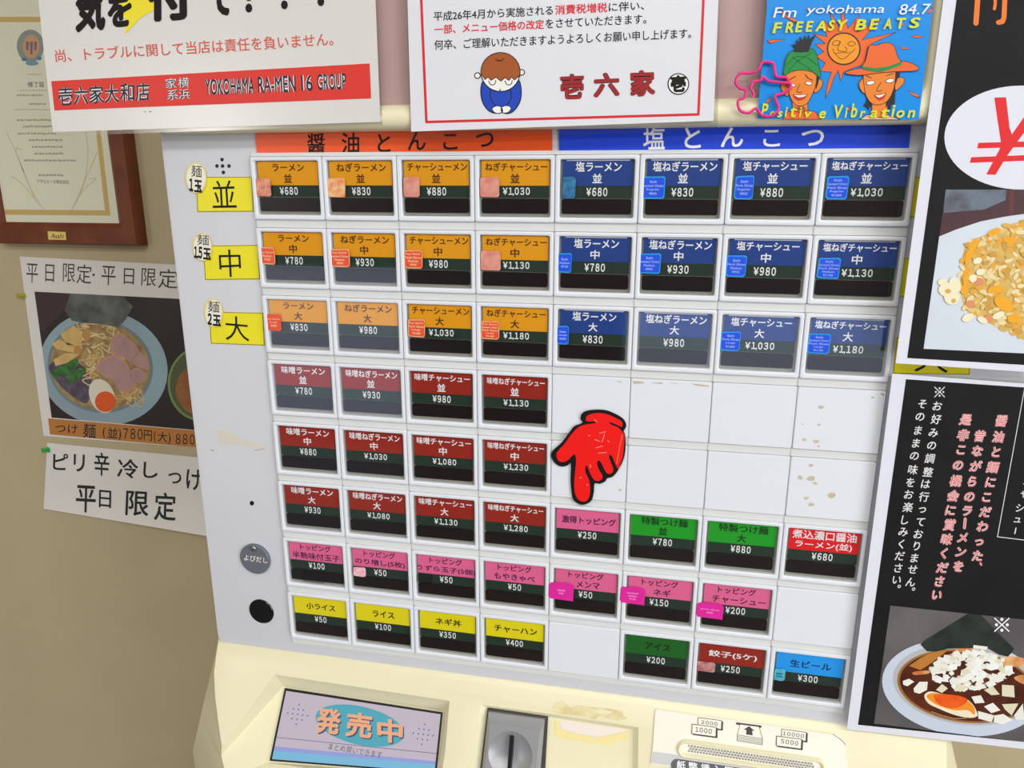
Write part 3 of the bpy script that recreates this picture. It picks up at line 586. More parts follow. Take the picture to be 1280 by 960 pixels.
# ------------------------------------------------------------------ posters on the header
YH = -.0180
d = Draw(flat(YH+.0008)); d.base([(41, -50), (468, -50), (478.5, 156.5), (68, 170)], .0004, M_film); d.mapf = flat(YH)
d.base([(42.5, -48), (467.5, -48), (475.5, 152.5), (66, 165)], .0006, M_lam)
for t, q in (('気', ((95, -18), (134, -20), (131, 38), (93, 41))), ('を', ((135, -8), (166, -10), (163, 33), (134, 35))), ('付', ((184, -28), (240, -31), (241, 24), (184, 28))), ('け', ((222, -25), (256, -28), (254, 20), (222, 22))), ('て', ((262, -22), (292, -25), (289, 19), (260, 21)))):
    if t != 'け': d.text(t, q, M_ink, 3, .045)
d.poly([(150, -5), (206, -20), (197, 10), (176, 22), (156, 43), (158, 24), (148, 16)], mat('bolt_yellow', (238, 214, 40), .4, .4), 2)
for x, y in ((311, 10), (355.5, 6), (401, 2)): d.ell(x, y, 4.2, 5.5, M_ink, 3); d.poly([(x-5, y-46), (x+5, y-46), (x+2.4, y-9), (x-2.4, y-9)], M_ink, 3)
M_rtx = mat('text_red', (210, 92, 74), .5, .3)
d.text('尚、トラブルに関して当店は責任を負いません。', [(68, 62), (416, 40), (417, 57), (70, 78)], M_rtx, 2, .006)
d.poly([(64, 101.5), (462, 79.3), (464, 123), (68, 138)], M_red, 2)
def outlined(d, t, q, a, b, L, bo=.07, bi=.02): d.text(t, q, a, L, bo); d.text(t, q, b, L+1, bi)
M_navy = mat('ink_dark_navy', (44, 44, 62), .5, .3)
for k, t in enumerate('壱六家大和店'):
    a = k/6; x = 73+k*19.2; y = 109-1.05*k
    outlined(d, t, [(x, y), (x+17.4, y-.9), (x+18, y+22), (x+.6, y+23)], M_paper, M_navy, 3, .05, .012)
for t, x, y in (('家', 207, 98), ('横', 222.5, 97), ('系', 209, 112.5), ('浜', 223.5, 111.5)): d.text(t, [(x, y), (x+13.5, y-.6), (x+13.5, y+12), (x, y+12.6)], M_navy, 3, .05); d.text(t, [(x, y), (x+13.5, y-.6), (x+13.5, y+12), (x, y+12.6)], M_paper, 4, .0)
for t, x0, x1 in (('YOKOHAMA', 256, 317), ('RA-MEN', 322, 369), ('16', 376, 390), ('GROUP', 396, 432)):
    y = lambda x: 99-(x-256)*.045
    outlined(d, t, [(x0, y(x0)), (x1, y(x1)), (x1+1, y(x1)+21), (x0+1, y(x0)+20)], M_paper, M_navy, 3, .06, .012)
d.stroke([(180, 139.5), (182, 139.7)], 1, M_tapel, 2); d.stroke([(187, 139.4), (188.5, 139.4)], 1.4, M_tapel, 2)
tag(d.build('warning_poster'), 'laminated white warning poster with a red band, hanging left of the header', 'poster')

d = Draw(flat(YH-.0006+.0006)); d.base([(507, -50), (902, -50), (897, 158), (893, 161.5), (520, 175.5), (512.5, 176)], .0004, M_film); d.mapf = flat(YH-.0006)
d.base([(508, -48), (900, -48), (892, 151), (514, 164.5)], .0003, mat('laminated_white', (218, 218, 224), .25, .5))
M_fr = mat('frame_red', (208, 34, 44), .4, .4)
d.stroke([(524, -60), (533, 152.5), (873, 143), (882, -60)], 3.2, M_fr, 1)
tl_ = lambda x, y0, h, s=-.056: (x, y0+(x-543)*s)
def line(t, x0, x1, y, h, m, s=-.053): d.text(t, [(x0, y+(x0-543)*s), (x1, y+(x1-543)*s), (x1, y+h+(x1-543)*s), (x0, y+h+(x0-543)*s)], m, 2, .006 if m is M_ink else .014)
M_rt2 = mat('text_bright_red', (214, 40, 52), .5, .3)
line('平成26年4月から実施される', 542, 691, 14.5, 12, M_ink); line('消費税増税', 694, 759, 14.5, 12, M_rt2); line('に伴い、', 761, 805, 14.8, 11.5, M_ink)
line('一部、メニュー価格の改定', 543, 680, 31, 12, M_rt2, -.05); line('をさせていただきます。', 682, 808, 31, 11.5, M_ink, -.05)
line('何卒、ご理解いただきますようよろしくお願い申し上げます。', 543, 864, 50, 12.5, M_ink, -.046)
b3 = lambda pts: [(600+x/4, y/4) for x, y in pts]
M_skin = mat('print_pale', (232, 232, 226), .5, .3); M_hair = mat('hair_brown', (158, 82, 34), .5, .3); M_robe = mat('robe_blue', (30, 66, 176), .5, .3)
for x, y in ((596.8, 94.5), (652, 90.5)): d.ell(x, y, 4.2, 4.2, M_ink, 1); d.ell(x, y, 2.9, 2.9, M_skin, 1.5)
robe = spline(b3([(25, 400), (5, 440), (10, 500), (35, 545), (70, 565), (105, 560), (140, 568), (175, 548), (202, 500), (205, 440), (185, 395), (105, 410)])); d.poly(robe, M_robe, 2); d.stroke(robe, 1.3, M_ink, 2.3, True)
d.stroke(spline(b3([(55, 440), (50, 480), (62, 510), (80, 530)]), False), 1, M_ink, 2.6); d.stroke(spline(b3([(150, 440), (156, 480), (146, 510), (128, 530)]), False), 1, M_ink, 2.6)
for q in ([(60, 545), (80, 530), (105, 535), (112, 560), (80, 566)], [(110, 562), (108, 537), (135, 528), (155, 540), (140, 562)]): q = spline(b3(q)); d.poly(q, M_skin, 3); d.stroke(q, .9, M_ink, 3.2, True)
d.ell(625.7, 90, 25, 25, M_ink, 4); d.ell(625.7, 90, 23.8, 23.8, M_skin, 4.5)
hair = [(625.7+23.8*math.cos(math.radians(a)), 90+23.8*math.sin(math.radians(a))) for a in range(170, 371, 8)]+b3([(196, 380), (172, 400), (158, 385), (145, 402), (125, 388), (105, 406), (80, 386), (55, 402), (40, 385), (25, 398), (10, 375)])
d.poly(hair, M_hair, 5); d.stroke(b3([(196, 380), (172, 400), (158, 385), (145, 402), (125, 388), (105, 406), (80, 386), (55, 402), (40, 385), (25, 398), (10, 375)]), .9, M_ink, 5.3)
d.stroke(b3([(78, 296), (98, 304), (120, 294)]), 1, M_ink, 5.5); d.stroke(b3([(85, 308), (98, 302), (112, 309)]), .8, M_ink, 5.5)
for x in (63, 145): d.stroke(spline(b3([(x-20, 405), (x-12, 420), (x, 425), (x+12, 418), (x+16, 402)]), False), 1, M_ink, 5.5)
d.stroke(b3([(98, 447), (100, 455), (104, 447)]), .8, M_ink, 5.5)
M_dred = mat('print_dark_red', (150, 34, 38), .5, .3)
for t, q in (('壱', ((700, 93), (730, 91.5), (730, 123.5), (701, 124.5))), ('六', ((742, 91.5), (774, 90), (774.5, 120), (742, 122))), ('家', ((787, 88), (819, 87), (819, 119), (788, 121.5)))): outlined(d, t, q, M_ink, M_dred, 2, .05, .028)
d.ell(848, 105, 13.6, 13.6, M_ink, 2); d.ell(848, 105, 12.2, 12.2, M_skin, 2.5); d.text('壱', [(838, 94.5), (857.5, 93.5), (857.5, 115), (838.5, 115.5)], M_ink, 3, .05)
tag(d.build('notice_poster'), 'laminated white notice with red frame and bowing boy drawing', 'poster')

# blue flyer with two men and a sun
d = Draw(flat(YH-.0002)); fl = lambda *p: [(940+x/5.333, y/5.333) for x, y in p]
BLUE = mat('flyer_blue', (24, 138, 222), .25, .5); d.base(fl((106, -220), (1218, -220), (1206, 60), (1110, 800), (35, 790), (98, 60)), .0005, BLUE)
M_so = mat('flyer_orange', (226, 100, 40), .4, .4); M_sy = mat('flyer_sun', (230, 146, 24), .4, .4); M_fo = mat('flyer_skin', (226, 126, 42), .4, .4); M_fg = mat('flyer_green', (26, 136, 62), .4, .4); M_yt = mat('flyer_yellow', (206, 210, 40), .4, .4); M_flk = mat('flyer_black', (34, 30, 34), .4, .4); M_flw = mat('flyer_white', (230, 232, 235), .4, .4); M_flb = mat('flyer_brown', (70, 36, 24), .4, .4)
rays = [(960, 215), (800, 290), (770, 320), (760, 370), (745, 430), (670, 455), (612, 480), (592, 540), (575, 470), (545, 520), (520, 600), (490, 655), (503, 560), (530, 480), (455, 475), (490, 420), (425, 375), (480, 345), (420, 295), (490, 290), (405, 222), (500, 245), (470, 130), (545, 200), (520, 80), (590, 195), (600, 60), (640, 190), (715, 100), (700, 215), (860, 125), (735, 265)]
d.poly(fl(*rays), M_so, 1.3); d.stroke(fl(*rays), .6, M_flb, 1.6, True)
d.ell(940+612/5.333, 325/5.333, 21.3, 20.6, M_flb, 2); d.ell(940+612/5.333, 325/5.333, 19.4, 18.7, M_sy, 2.5)
def fs(pts, w=.7, m=None, L=3, sp=True, cl=False): p = fl(*pts); d.stroke(spline(p, cl) if sp else p, w, m or M_flb, L, cl)
fs([(535, 290), (560, 270), (590, 280), (575, 300), (545, 302)], cl=True); fs([(640, 290), (665, 275), (690, 290), (670, 305), (645, 302)], cl=True); fs([(585, 280), (572, 330), (590, 340), (625, 342), (630, 325), (620, 310)])
fs([(538, 325), (552, 355), (600, 350), (660, 350), (686, 325)]); fs([(552, 355), (600, 395), (655, 358)], L=3.2)
for p in ([(95, 270), (140, 262), (225, 262), (160, 280), (120, 295)], [(1055, 245), (1095, 232), (1155, 245), (1100, 255)], [(975, 308), (1010, 312), (1055, 328), (1005, 330)], [(1035, 595), (1070, 615), (1118, 640), (1115, 658), (1075, 640)], [(1165, 90), (1200, 45), (1205, 60), (1180, 95)], [(180, 50), (225, 90), (310, 150), (290, 160), (210, 110)], [(90, 680), (130, 640), (125, 670), (100, 695)], [(590, 460), (608, 500), (592, 530), (580, 500)], [(980, 165), (1030, 155), (1000, 175)], [(360, 45), (385, 70), (370, 72)], [(640, 700), (658, 740), (640, 745)]): d.poly(fl(*p), M_flb, 1); d.poly([(q[0]*.86+sum(c[0] for c in fl(*p))/len(p)*.14, q[1]*.7+sum(c[1] for c in fl(*p))/len(p)*.3) for q in fl(*p)], M_so, 1.6)
def shape(pts, m, L, sp=True, w=.7):
    p = fl(*pts); p = spline(p) if sp else p; d.poly(p, m, L); d.stroke(p, w, M_flk, L+.3, True)
# man in the green hat
shape([(205, 795), (240, 745), (285, 735), (370, 735), (420, 745), (462, 795)], M_so, 4, False); shape([(268, 660), (272, 735), (320, 750), (372, 735), (372, 670)], M_fo, 5, False)
shape([(235, 550), (200, 555), (195, 590), (220, 635), (245, 630)], M_fo, 5); shape([(425, 540), (460, 530), (472, 560), (450, 600), (415, 615)], M_fo, 5)
shape([(225, 500), (238, 590), (262, 660), (290, 698), (335, 705), (375, 680), (410, 610), (432, 540), (430, 490), (330, 460)], M_fo, 6)
d.poly(fl((430, 500), (450, 520), (440, 560), (425, 600), (428, 540)), M_flk, 7)
shape([(212, 502), (215, 450), (228, 390), (262, 342), (320, 330), (395, 322), (432, 360), (445, 430), (458, 490), (452, 518), (405, 480), (330, 466), (265, 478)], M_fg, 8)
fs([(225, 440), (290, 380), (370, 385), (440, 440)], .5, M_flk, 9); fs([(240, 480), (300, 410), (400, 350)], .5, M_flk, 9); fs([(270, 380), (340, 430), (400, 470)], .5, M_flk, 9)
d.poly(fl((272, 345), (290, 318), (262, 296), (300, 296), (290, 262), (315, 282), (318, 238), (338, 275), (352, 228), (362, 268), (380, 225), (385, 258), (432, 225), (400, 280), (385, 318), (378, 345), (320, 350)), M_flk, 9)
for x, y in ((268, 567), (378, 555)): d.ell(940+x/5.333, y/5.333, 4.3, 2.3, M_flk, 9, rot=8); d.ell(940+x/5.333, y/5.333, 3.7, 1.8, M_flw, 9.3, rot=8)
fs([(250, 532), (290, 508)], .9, M_flk, 9, False); fs([(355, 495), (375, 520), (405, 535)], .8, M_flk, 9); fs([(320, 560), (300, 605), (315, 615), (335, 612)], .6, M_flk, 9)
d.poly(fl((275, 632), (320, 632), (370, 628), (350, 655), (315, 668), (285, 655)), M_red, 9); d.poly(fl((278, 634), (320, 634), (366, 631), (345, 645), (310, 648)), M_flw, 9.4); fs([(275, 632), (320, 634), (370, 628), (345, 658), (310, 668), (275, 632)], .5, M_flk, 9.6, False)
for k in range(9): fs([(280+k*9, 708+(k % 3)*4), (286+k*9, 728+(k % 2)*10)], .6, M_flk, 9, False)
# man in the orange hat
shape([(720, 798), (760, 768), (805, 760), (900, 765), (990, 798)], mat('flyer_shirt', (226, 176, 150), .4, .4), 4, False); shape([(800, 670), (800, 762), (850, 785), (905, 770), (900, 670)], M_fo, 5, False)
d.poly(fl((745, 500), (738, 530), (770, 600), (762, 680), (745, 700), (770, 720), (778, 740), (788, 700), (800, 715), (800, 600), (780, 500)), M_flk, 6); d.poly(fl((950, 480), (988, 475), (980, 560), (955, 620), (952, 700), (930, 690), (925, 735), (900, 700), (890, 720), (900, 600)), M_flk, 6)
shape([(745, 530), (718, 545), (716, 580), (740, 618), (760, 610)], M_fo, 6.5); shape([(960, 530), (1000, 515), (1018, 540), (990, 580), (955, 600)], M_fo, 6.5)
shape([(750, 490), (748, 570), (762, 640), (800, 690), (848, 698), (900, 675), (935, 620), (955, 540), (958, 478), (850, 470)], M_fo, 7)
d.poly(fl((958, 478), (985, 478), (962, 550), (950, 575)), M_flk, 8)
for x, y in ((790, 552), (920, 538)): d.ell(940+x/5.333, y/5.333, 5.6, 2.7, M_flk, 9, rot=-10); d.ell(940+x/5.333, y/5.333, 4.9, 2.1, M_flw, 9.3, rot=-10)
fs([(760, 505), (800, 520)], .6, M_flk, 9, False); fs([(895, 505), (945, 488)], .6, M_flk, 9, False); fs([(860, 550), (832, 600), (850, 608), (868, 600)], .6, M_flk, 9)
d.poly(fl((815, 635), (850, 632), (895, 620), (880, 650), (855, 668), (830, 655)), M_red, 9); d.poly(fl((820, 636), (850, 634), (890, 623), (870, 642), (845, 650)), M_flw, 9.4); fs([(815, 635), (850, 632), (895, 620), (878, 655), (850, 668), (815, 635)], .5, M_flk, 9.6, False)
shape([(622, 488), (660, 468), (740, 455), (820, 478), (910, 462), (985, 425), (1005, 408), (1060, 418), (1112, 452), (1085, 472), (1000, 475), (850, 485), (760, 498), (690, 500)], M_so, 9.8); shape([(735, 455), (758, 400), (775, 330), (790, 300), (830, 302), (870, 288), (915, 285), (950, 310), (968, 370), (992, 425), (910, 460), (820, 472)], M_so, 10.2)
d.poly(fl((728, 452), (735, 440), (820, 455), (910, 442), (990, 412), (998, 430), (910, 466), (820, 480)), M_fg, 10.8)
def wt(t, x0, y0, x1, y1, m, tilt=0, b=.012): d.text(t, fl((x0, y0), (x1, y0-tilt), (x1-6, y1-tilt), (x0-4, y1)), m, 12, b, .15)
wt('Fm', 145, 50, 300, 118, M_flw, 4, .0); wt('yokohama', 362, 36, 886, 108, M_flw, 6, .0); wt('84.7', 985, 28, 1195, 98, M_flw, 4, .0)
for k, (t, x0, x1) in enumerate((('F', 140, 205), ('R', 225, 280), ('E', 290, 345), ('E', 360, 412), ('A', 425, 500), ('S', 510, 555), ('Y', 570, 640), ('B', 690, 765), ('E', 785, 850), ('A', 880, 935), ('T', 965, 1030), ('S', 1050, 1125))): wt(t, x0, 150-k*3, x1, 222-k*3, M_yt, 2, .03)
for t, x0, x1, y0, y1 in (('P', 65, 110, 690, 780), ('o', 122, 158, 742, 780), ('s', 172, 205, 742, 782), ('i', 222, 240, 715, 780), ('t', 258, 300, 715, 782), ('i', 318, 334, 715, 782), ('v', 352, 400, 745, 785), ('e', 450, 495, 740, 790), ('V', 552, 610, 700, 790), ('i', 622, 640, 720, 785), ('b', 662, 705, 690, 785), ('r', 722, 758, 740, 785), ('a', 790, 840, 735, 785), ('t', 862, 920, 725, 785), ('i', 932, 958, 700, 780), ('o', 965, 1020, 735, 785), ('n', 1040, 1090, 735, 785)): wt(t, x0, y0, x1, y1, M_yt, 1, .02)
tag(d.build('event_flyer'), 'blue illustrated flyer with an orange sun and two men in hats', 'flyer')
# wire flower
wf = [(290, 345), (278, 326), (238, 322), (230, 292), (222, 266), (180, 262), (160, 295), (128, 308), (84, 310), (66, 345), (82, 371), (108, 380), (102, 412), (76, 424), (84, 464), (120, 476), (152, 456), (176, 484), (218, 488), (246, 462), (238, 428), (232, 402), (268, 392), (298, 366)]
wf2 = [(292, 350), (240, 345), (205, 342), (180, 324), (168, 340), (140, 344), (130, 372), (142, 392), (138, 408)]
bm = bmesh.new()
def tube(pts, r, closed):
    rings = []
    for k, p in enumerate(pts):
        a = pts[(k-1) % len(pts)] if closed or k else p; b = pts[(k+1) % len(pts)] if closed or k < len(pts)-1 else p
        t = (b-a).normalized(); n = t.cross(Vector((0, 1, 0))).normalized(); m = n.cross(t)
        rings.append([p+(n*math.cos(i*math.pi/4)+m*math.sin(i*math.pi/4))*r for i in range(8)])
    if closed: rings.append(rings[0])
    loft(bm, rings, not closed, not closed)
tube([at(900+u/3.368, v/3.368, YH-.0028) for u, v in spline(wf)], .0009, True); tube([at(900+u/3.368, v/3.368, YH-.0036) for u, v in spline(wf2, False)], .0009, False)
tag(finish(bm, 'wire_flower', [mat('hot_pink', (226, 40, 130), .3, .5)], None, 60), 'hot pink flower outline of bent wire hanging by the blue flyer', 'ornament')

# ------------------------------------------------------------------ black menu posters on the right
M_pb = mat('poster_black', (30, 29, 30), .5, .15, var=.2, scale=30); M_pw = mat('poster_white', (216, 217, 228), .35, .4)
YA = -.0188
d = Draw(flat(YA)); d.base([(1187, -60), (1420, -60), (1420, 474), (1119.5, 454)], .0004, M_pw)
qa = [(1204, -60), (1410, -60), (1410, 464), (1134, 447.5)]; d.poly(qa, M_pb, 1)
M_or2 = mat('brush_orange', (226, 116, 36), .4, .4)
d.stroke([(1224, -40), (1222, 0), (1220, 29)], 6.6, M_or2, 2); d.stroke([(1258, -40), (1256, 0), (1255, 22), (1253, 27), (1248, 28)], 6.2, M_or2, 2); d.stroke([(1244, -20), (1244, 6), (1243, 11)], 4, M_or2, 2)
d.ell(1277, 172, 96.5, 65, M_pw, 2, n=64)
M_yen = mat('yen_red', (216, 30, 36), .4, .4)
d.poly([(1243, 122), (1257.5, 121.5), (1262, 160), (1265, 168), (1300, 118), (1316, 118), (1271, 178), (1258, 196), (1244.5, 218.5), (1233, 218), (1252, 182), (1247, 150)], M_yen, 3); d.poly([(1223, 178.5), (1310, 176), (1310, 183), (1221.5, 185.5)], M_yen, 3.2); d.poly([(1214, 196.5), (1306, 193), (1306, 200), (1212.5, 203.5)], M_yen, 3.2)
rq = [(1182.3, 237), (1330, 237), (1330, 444), (1154.5, 436)]
d.clip = rq; d.poly(rq, mat('photo_dark_red', (86, 58, 64), .35, .4, var=.3, scale=25), 2)
d.poly([(1180, 235), (1258, 236), (1257, 250), (1230, 262), (1180, 266)], mat('photo_bluegrey', (112, 128, 142), .35, .4, rgb2=(84, 80, 88), scale=60), 2.2)
d.poly([(1262, 236), (1268, 236), (1266, 276), (1260, 278)], mat('photo_maroon', (100, 52, 50), .35, .4), 2.3)
M_dish = mat('photo_plate', (206, 214, 224), .35, .4, var=.05, scale=20)
d.poly([(1160, 300), (1173, 296), (1195, 287), (1225, 277), (1255, 271), (1290, 266), (1400, 266), (1400, 460), (1150, 460)], M_dish, 3)
M_rice = [mat('rice_%d' % k, c, .45, .4) for k, c in enumerate(((214, 188, 120), (222, 200, 142), (206, 168, 84), (226, 208, 160), (220, 160, 56), (196, 150, 66)))]
moundp = spline([(1206, 308), (1213, 300), (1228, 295), (1250, 285), (1275, 277), (1330, 268), (1340, 420), (1290, 428), (1262, 415), (1240, 406), (1222, 396), (1208, 388), (1202, 372), (1200, 350), (1203, 328)])
d.poly(moundp, mat('rice_base', (200, 156, 72), .45, .4, rgb2=(214, 184, 110), scale=90), 3.5); M_egg = mat('rice_egg', (234, 162, 30), .4, .4); M_grain_w = mat('rice_pale', (232, 222, 188), .45, .4); M_ham = mat('rice_ham', (212, 140, 96), .45, .4)
def inside(p, q):
    c = False
    for i in range(len(q)):
        a, b = q[i], q[i-1]
        if (a[1] > p[1]) != (b[1] > p[1]) and p[0] < (b[0]-a[0])*(p[1]-a[1])/(b[1]-a[1])+a[0]: c = not c
    return c
R = random.Random(3); n = 0
while n < 420:
    u, v = R.uniform(1198, 1330), R.uniform(270, 428)
    if inside((u, v), moundp):
        s = R.uniform(.7, 1.15); d.ell(u, v, 5.6*s, 2.9*s, R.choice(M_rice), 4+n*.01, rot=R.uniform(-60, 60), n=10); n += 1
for u, v, a, b, rt in ((1212, 318, 4, 14, 20), (1208, 345, 4, 12, 10), (1245, 362, 11, 5, -10), (1255, 380, 14, 8, 35), (1218, 305, 7, 4, -30), (1205, 362, 5, 6, 0), (1243, 290, 9, 4, -25), (1262, 300, 8, 4, 0), (1268, 398, 9, 6, 0)): n += 1; d.ell(u, v, a, b, M_egg, 8.3+(n-420)*.02, rot=rt, n=12)
for u, v in ((1213, 380), (1224, 352), (1236, 398)): n += 1; d.ell(u, v, 6, 5, M_ham, 8.3+(n-420)*.02, n=10)
for u, v, a, b in ((1248, 394, 8, 4), (1228, 400, 7, 4), (1216, 348, 5, 5), (1226, 340, 6, 4), (1184, 362, 11, 9), (1190, 372, 10, 9), (1178, 352, 6, 4), (1194, 356, 7, 10), (1222, 326, 6, 4), (1210, 397, 8, 5)): n += 1; d.ell(u, v, a, b, M_grain_w, 8.3+(n-420)*.02, rot=R.uniform(-30, 30), n=11)
for u, v, a, b in ((1185, 364, 4, 3), (1192, 376, 3, 3)): d.ell(u, v, a, b, M_rice[2], 8.9, n=9)
d.clip = None
tag(d.build('fried_rice_poster'), 'black poster with a red yen sign in a white oval above fried rice', 'poster')

d = Draw(flat(-.0060)); d.base([(1115.5, 467), (1420, 490), (1420, 952), (1058.5, 911.5)], .0004, M_pw)
d.poly([(1132.5, 474), (1420, 494), (1420, 942), (1072.5, 906)], M_pb, 1)
M_bt = mat('brush_white', (216, 214, 214), .5, .3); M_bp = mat('brush_pink', (230, 196, 196), .5, .3); M_br = mat('brush_red', (206, 112, 112), .5, .3)
def glyph(t, u, v, s, L, m, b=.01, sh=.1):
    vs, fs_, (x0, x1, y0, y1) = glyphs(t, 0, sh)
    wd, h = (x1-x0)*s, (y1-y0)*s
    q = [(u-wd/2+.06*h, v-h/2-.03*wd), (u+wd/2+.06*h, v-h/2+.03*wd), (u+wd/2-.06*h, v+h/2+.03*wd), (u-wd/2-.06*h, v+h/2-.03*wd)]
    d.text(t, q, m, L, b, sh)
for cols in (('お好みの調整は行っておりません。', ((1171.7, 507.5), (1170, 524), (1166.7, 541), (1164.5, 557), (1162.5, 573), (1160, 590), (1157, 605), (1155, 621), (1153, 637.5), (1151, 652.5), (1148, 667.5), (1146, 682.5), (1143, 697.5), (1141, 711.7), (1138, 727.5), (1142, 736.3))),
             ('そのままの味をお楽しみください。', ((1153, 505), (1150, 521), (1147.5, 538), (1145, 554), (1143, 570), (1141, 587), (1138, 603), (1136, 618), (1134.7, 634), (1131, 650), (1129, 665), (1126.7, 680), (1124.7, 695), (1123, 710), (1121, 725), (1124, 733)))):
    for t, (u, v) in zip(*cols): glyph(t, u, v, 13.2, 2, M_bt, .012)
def komejirushi(u, v, s):
    d.stroke([(u-s, v-s), (u+s, v+s)], .7+s*.06, M_bt, 2); d.stroke([(u+s, v-s), (u-s, v+s)], .7+s*.06, M_bt, 2.2)
    for a, b in ((0, -.75), (0, .75), (-.75, 0), (.75, 0)): d.ell(u+a*s, v+b*s, s*.2, s*.2, M_bt, 2, n=12)
komejirushi(1174.5, 490, 6.2)
for tx, ps_ in (('醤油と麺にこだわった、', ((1252, 526), (1248, 546), (1245, 565), (1241, 584), (1238, 603), (1233, 621.7), (1231.7, 640), (1228, 658), (1224, 678), (1221.7, 694.7), (1226, 705))),
                ('昔ながらのラー メンを'.replace(' ', ''), ((1225, 545), (1221.7, 563.7), (1219.7, 582.5), (1215, 601.7), (1211.7, 621), (1209, 638.7), (1206, 654.7), (1203, 672), (1201, 690), (1198, 708))),
                ('是非この機会に賞味ください', ((1206.7, 524.7), (1204, 544), (1201, 562.5), (1197.5, 581.7), (1194.7, 601), (1191.7, 619.7), (1188, 638), (1186.7, 656), (1183, 674), (1180, 691.7), (1178, 709.7), (1174.5, 726.7), (1171, 744)))):
    for t, (u, v) in zip(tx, ps_):
        if t == 'ー': d.stroke([(u+.5, v-6), (u-.5, v+5)], 3.6, M_bp, 2); d.stroke([(u+.5, v-6), (u-.5, v+5)], 1.8, M_br, 3); continue
        glyph(t, u, v, 16.5, 2, M_bp, .05, .15); glyph(t, u, v, 16.2, 3, M_br, .0, .15)
d.stroke([(1281, 484), (1246.8, 671), (1330, 681)], .9, M_bt, 2)
glyph('シ', 1275, 635, 12, 2, M_bt); glyph('ュ', 1271.5, 650, 12, 2, M_bt); d.stroke([(1270, 660), (1268.5, 667)], 1.4, M_bt, 2); glyph('ー', 1283, 605, 10, 2, M_bt); glyph('ャ', 1280, 618, 12, 2, M_bt)
pq = [(1113, 757), (1400, 787), (1400, 942), (1092.5, 904.5)]
d.clip = pq; d.poly(pq, mat('photo_table_grey', (106, 102, 102), .35, .4, rgb2=(82, 78, 80), scale=14), 2)
c6 = lambda *p: [(1080+x/5.335, 750+y/5.335) for x, y in p]
d.ell(1080+660/5.335, 750+585/5.335, 101.5, 60, mat('photo_bowl', (196, 205, 220), .35, .4, var=.06, scale=12), 3, rot=7, n=72); d.ell(1080+675/5.335, 750+565/5.335, 91, 50, mat('photo_bowl_in', (176, 176, 180), .35, .4), 3.3, rot=7, n=64)
d.ell(1080+680/5.335, 750+575/5.335, 86.5, 45.5, mat('photo_soup_edge', (150, 104, 54), .35, .5), 3.6, rot=7, n=64); d.ell(1080+682/5.335, 750+575/5.335, 83.5, 43, mat('photo_soup', (62, 28, 18), .3, .5, rgb2=(96, 44, 24), scale=50), 3.9, rot=7, n=64)
for p in ([(600, 345), (650, 310), (740, 330), (640, 350)], [(520, 400), (600, 350), (560, 420)], [(900, 400), (960, 375), (1067, 390), (1060, 440), (920, 440)], [(1000, 520), (1067, 500), (1067, 560)], [(330, 480), (430, 470), (430, 490), (340, 500)]): d.poly(spline(c6(*p)), mat('photo_noodle', (188, 112, 56), .4, .4, rgb2=(222, 176, 120), scale=80), 4)
d.poly(c6((300, 440), (380, 385), (470, 342), (556, 335), (530, 360), (420, 440), (375, 466)), mat('photo_bamboo', (186, 124, 52), .4, .4, var=.15, scale=60), 4.5)
d.poly(c6((375, 295), (430, 255), (570, 170), (700, 88), (712, 82), (770, 92), (820, 140), (900, 225), (1002, 325), (985, 352), (960, 378), (900, 365), (820, 320), (700, 322), (560, 325), (480, 345), (420, 342)), mat('photo_nori', (44, 52, 46), .45, .4, rgb2=(30, 36, 32), scale=70), 5)
R2_ = random.Random(11); M_on = [mat('onion_%d' % k, c, .45, .4) for k, c in enumerate(((232, 232, 228), (224, 222, 212), (214, 208, 180), (228, 226, 216)))]
for k in range(230):
    u, v = 1080+(710+R2_.uniform(-300, 360))/5.335, 750+(470+R2_.uniform(-125, 145))/5.335
    if ((u-1213)/50)**2+((v-838)/23)**2 > 1: continue
    s = R2_.uniform(4, 8); a0 = R2_.uniform(0, 6.3); nn_ = R2_.choice((4, 4, 5, 3))
    d.poly([(u+s*R2_.uniform(.7, 1.1)*math.cos(a0+i*2*math.pi/nn_), v+.78*s*R2_.uniform(.7, 1.1)*math.sin(a0+i*2*math.pi/nn_)) for i in range(nn_)], R2_.choice(M_on[:2]+M_on), 5.5+k*.01)
for p in ([(730, 300), (826, 312), (815, 332), (728, 322)], [(258, 540), (300, 525), (335, 545), (290, 575), (262, 565)], [(330, 590), (370, 545), (425, 545), (420, 600), (370, 625), (335, 615)], [(440, 470), (480, 430), (500, 470), (460, 515)], [(480, 600), (520, 560), (560, 590), (520, 620)], [(620, 560), (690, 580), (650, 610), (600, 605)], [(920, 565), (1000, 570), (1005, 650), (920, 640)], [(715, 645), (780, 635), (805, 685), (740, 690)], [(800, 710), (860, 685), (910, 735), (850, 755)], [(920, 695), (1030, 690), (985, 770), (940, 730)], [(760, 740), (870, 770), (850, 815), (762, 790)], [(870, 770), (930, 760), (990, 800), (930, 830), (865, 815)], [(1000, 770), (1060, 690), (1067, 800), (1010, 800)], [(800, 600), (860, 575), (905, 630), (850, 635)]): d.poly(c6(*p), R2_.choice(M_on[1:]), 8.2)
d.poly(spline(c6((402, 640), (430, 612), (480, 615), (560, 640), (660, 650), (720, 690), (756, 755), (745, 780), (690, 785), (600, 765), (500, 725), (430, 690))), mat('photo_egg_white', (232, 218, 190), .4, .4), 8.5)
d.poly(spline(c6((418, 640), (450, 622), (520, 625), (600, 640), (690, 670), (735, 720), (735, 765), (690, 735), (600, 735), (500, 705), (440, 670))), mat('photo_yolk_orange', (232, 140, 40), .35, .5), 8.7)
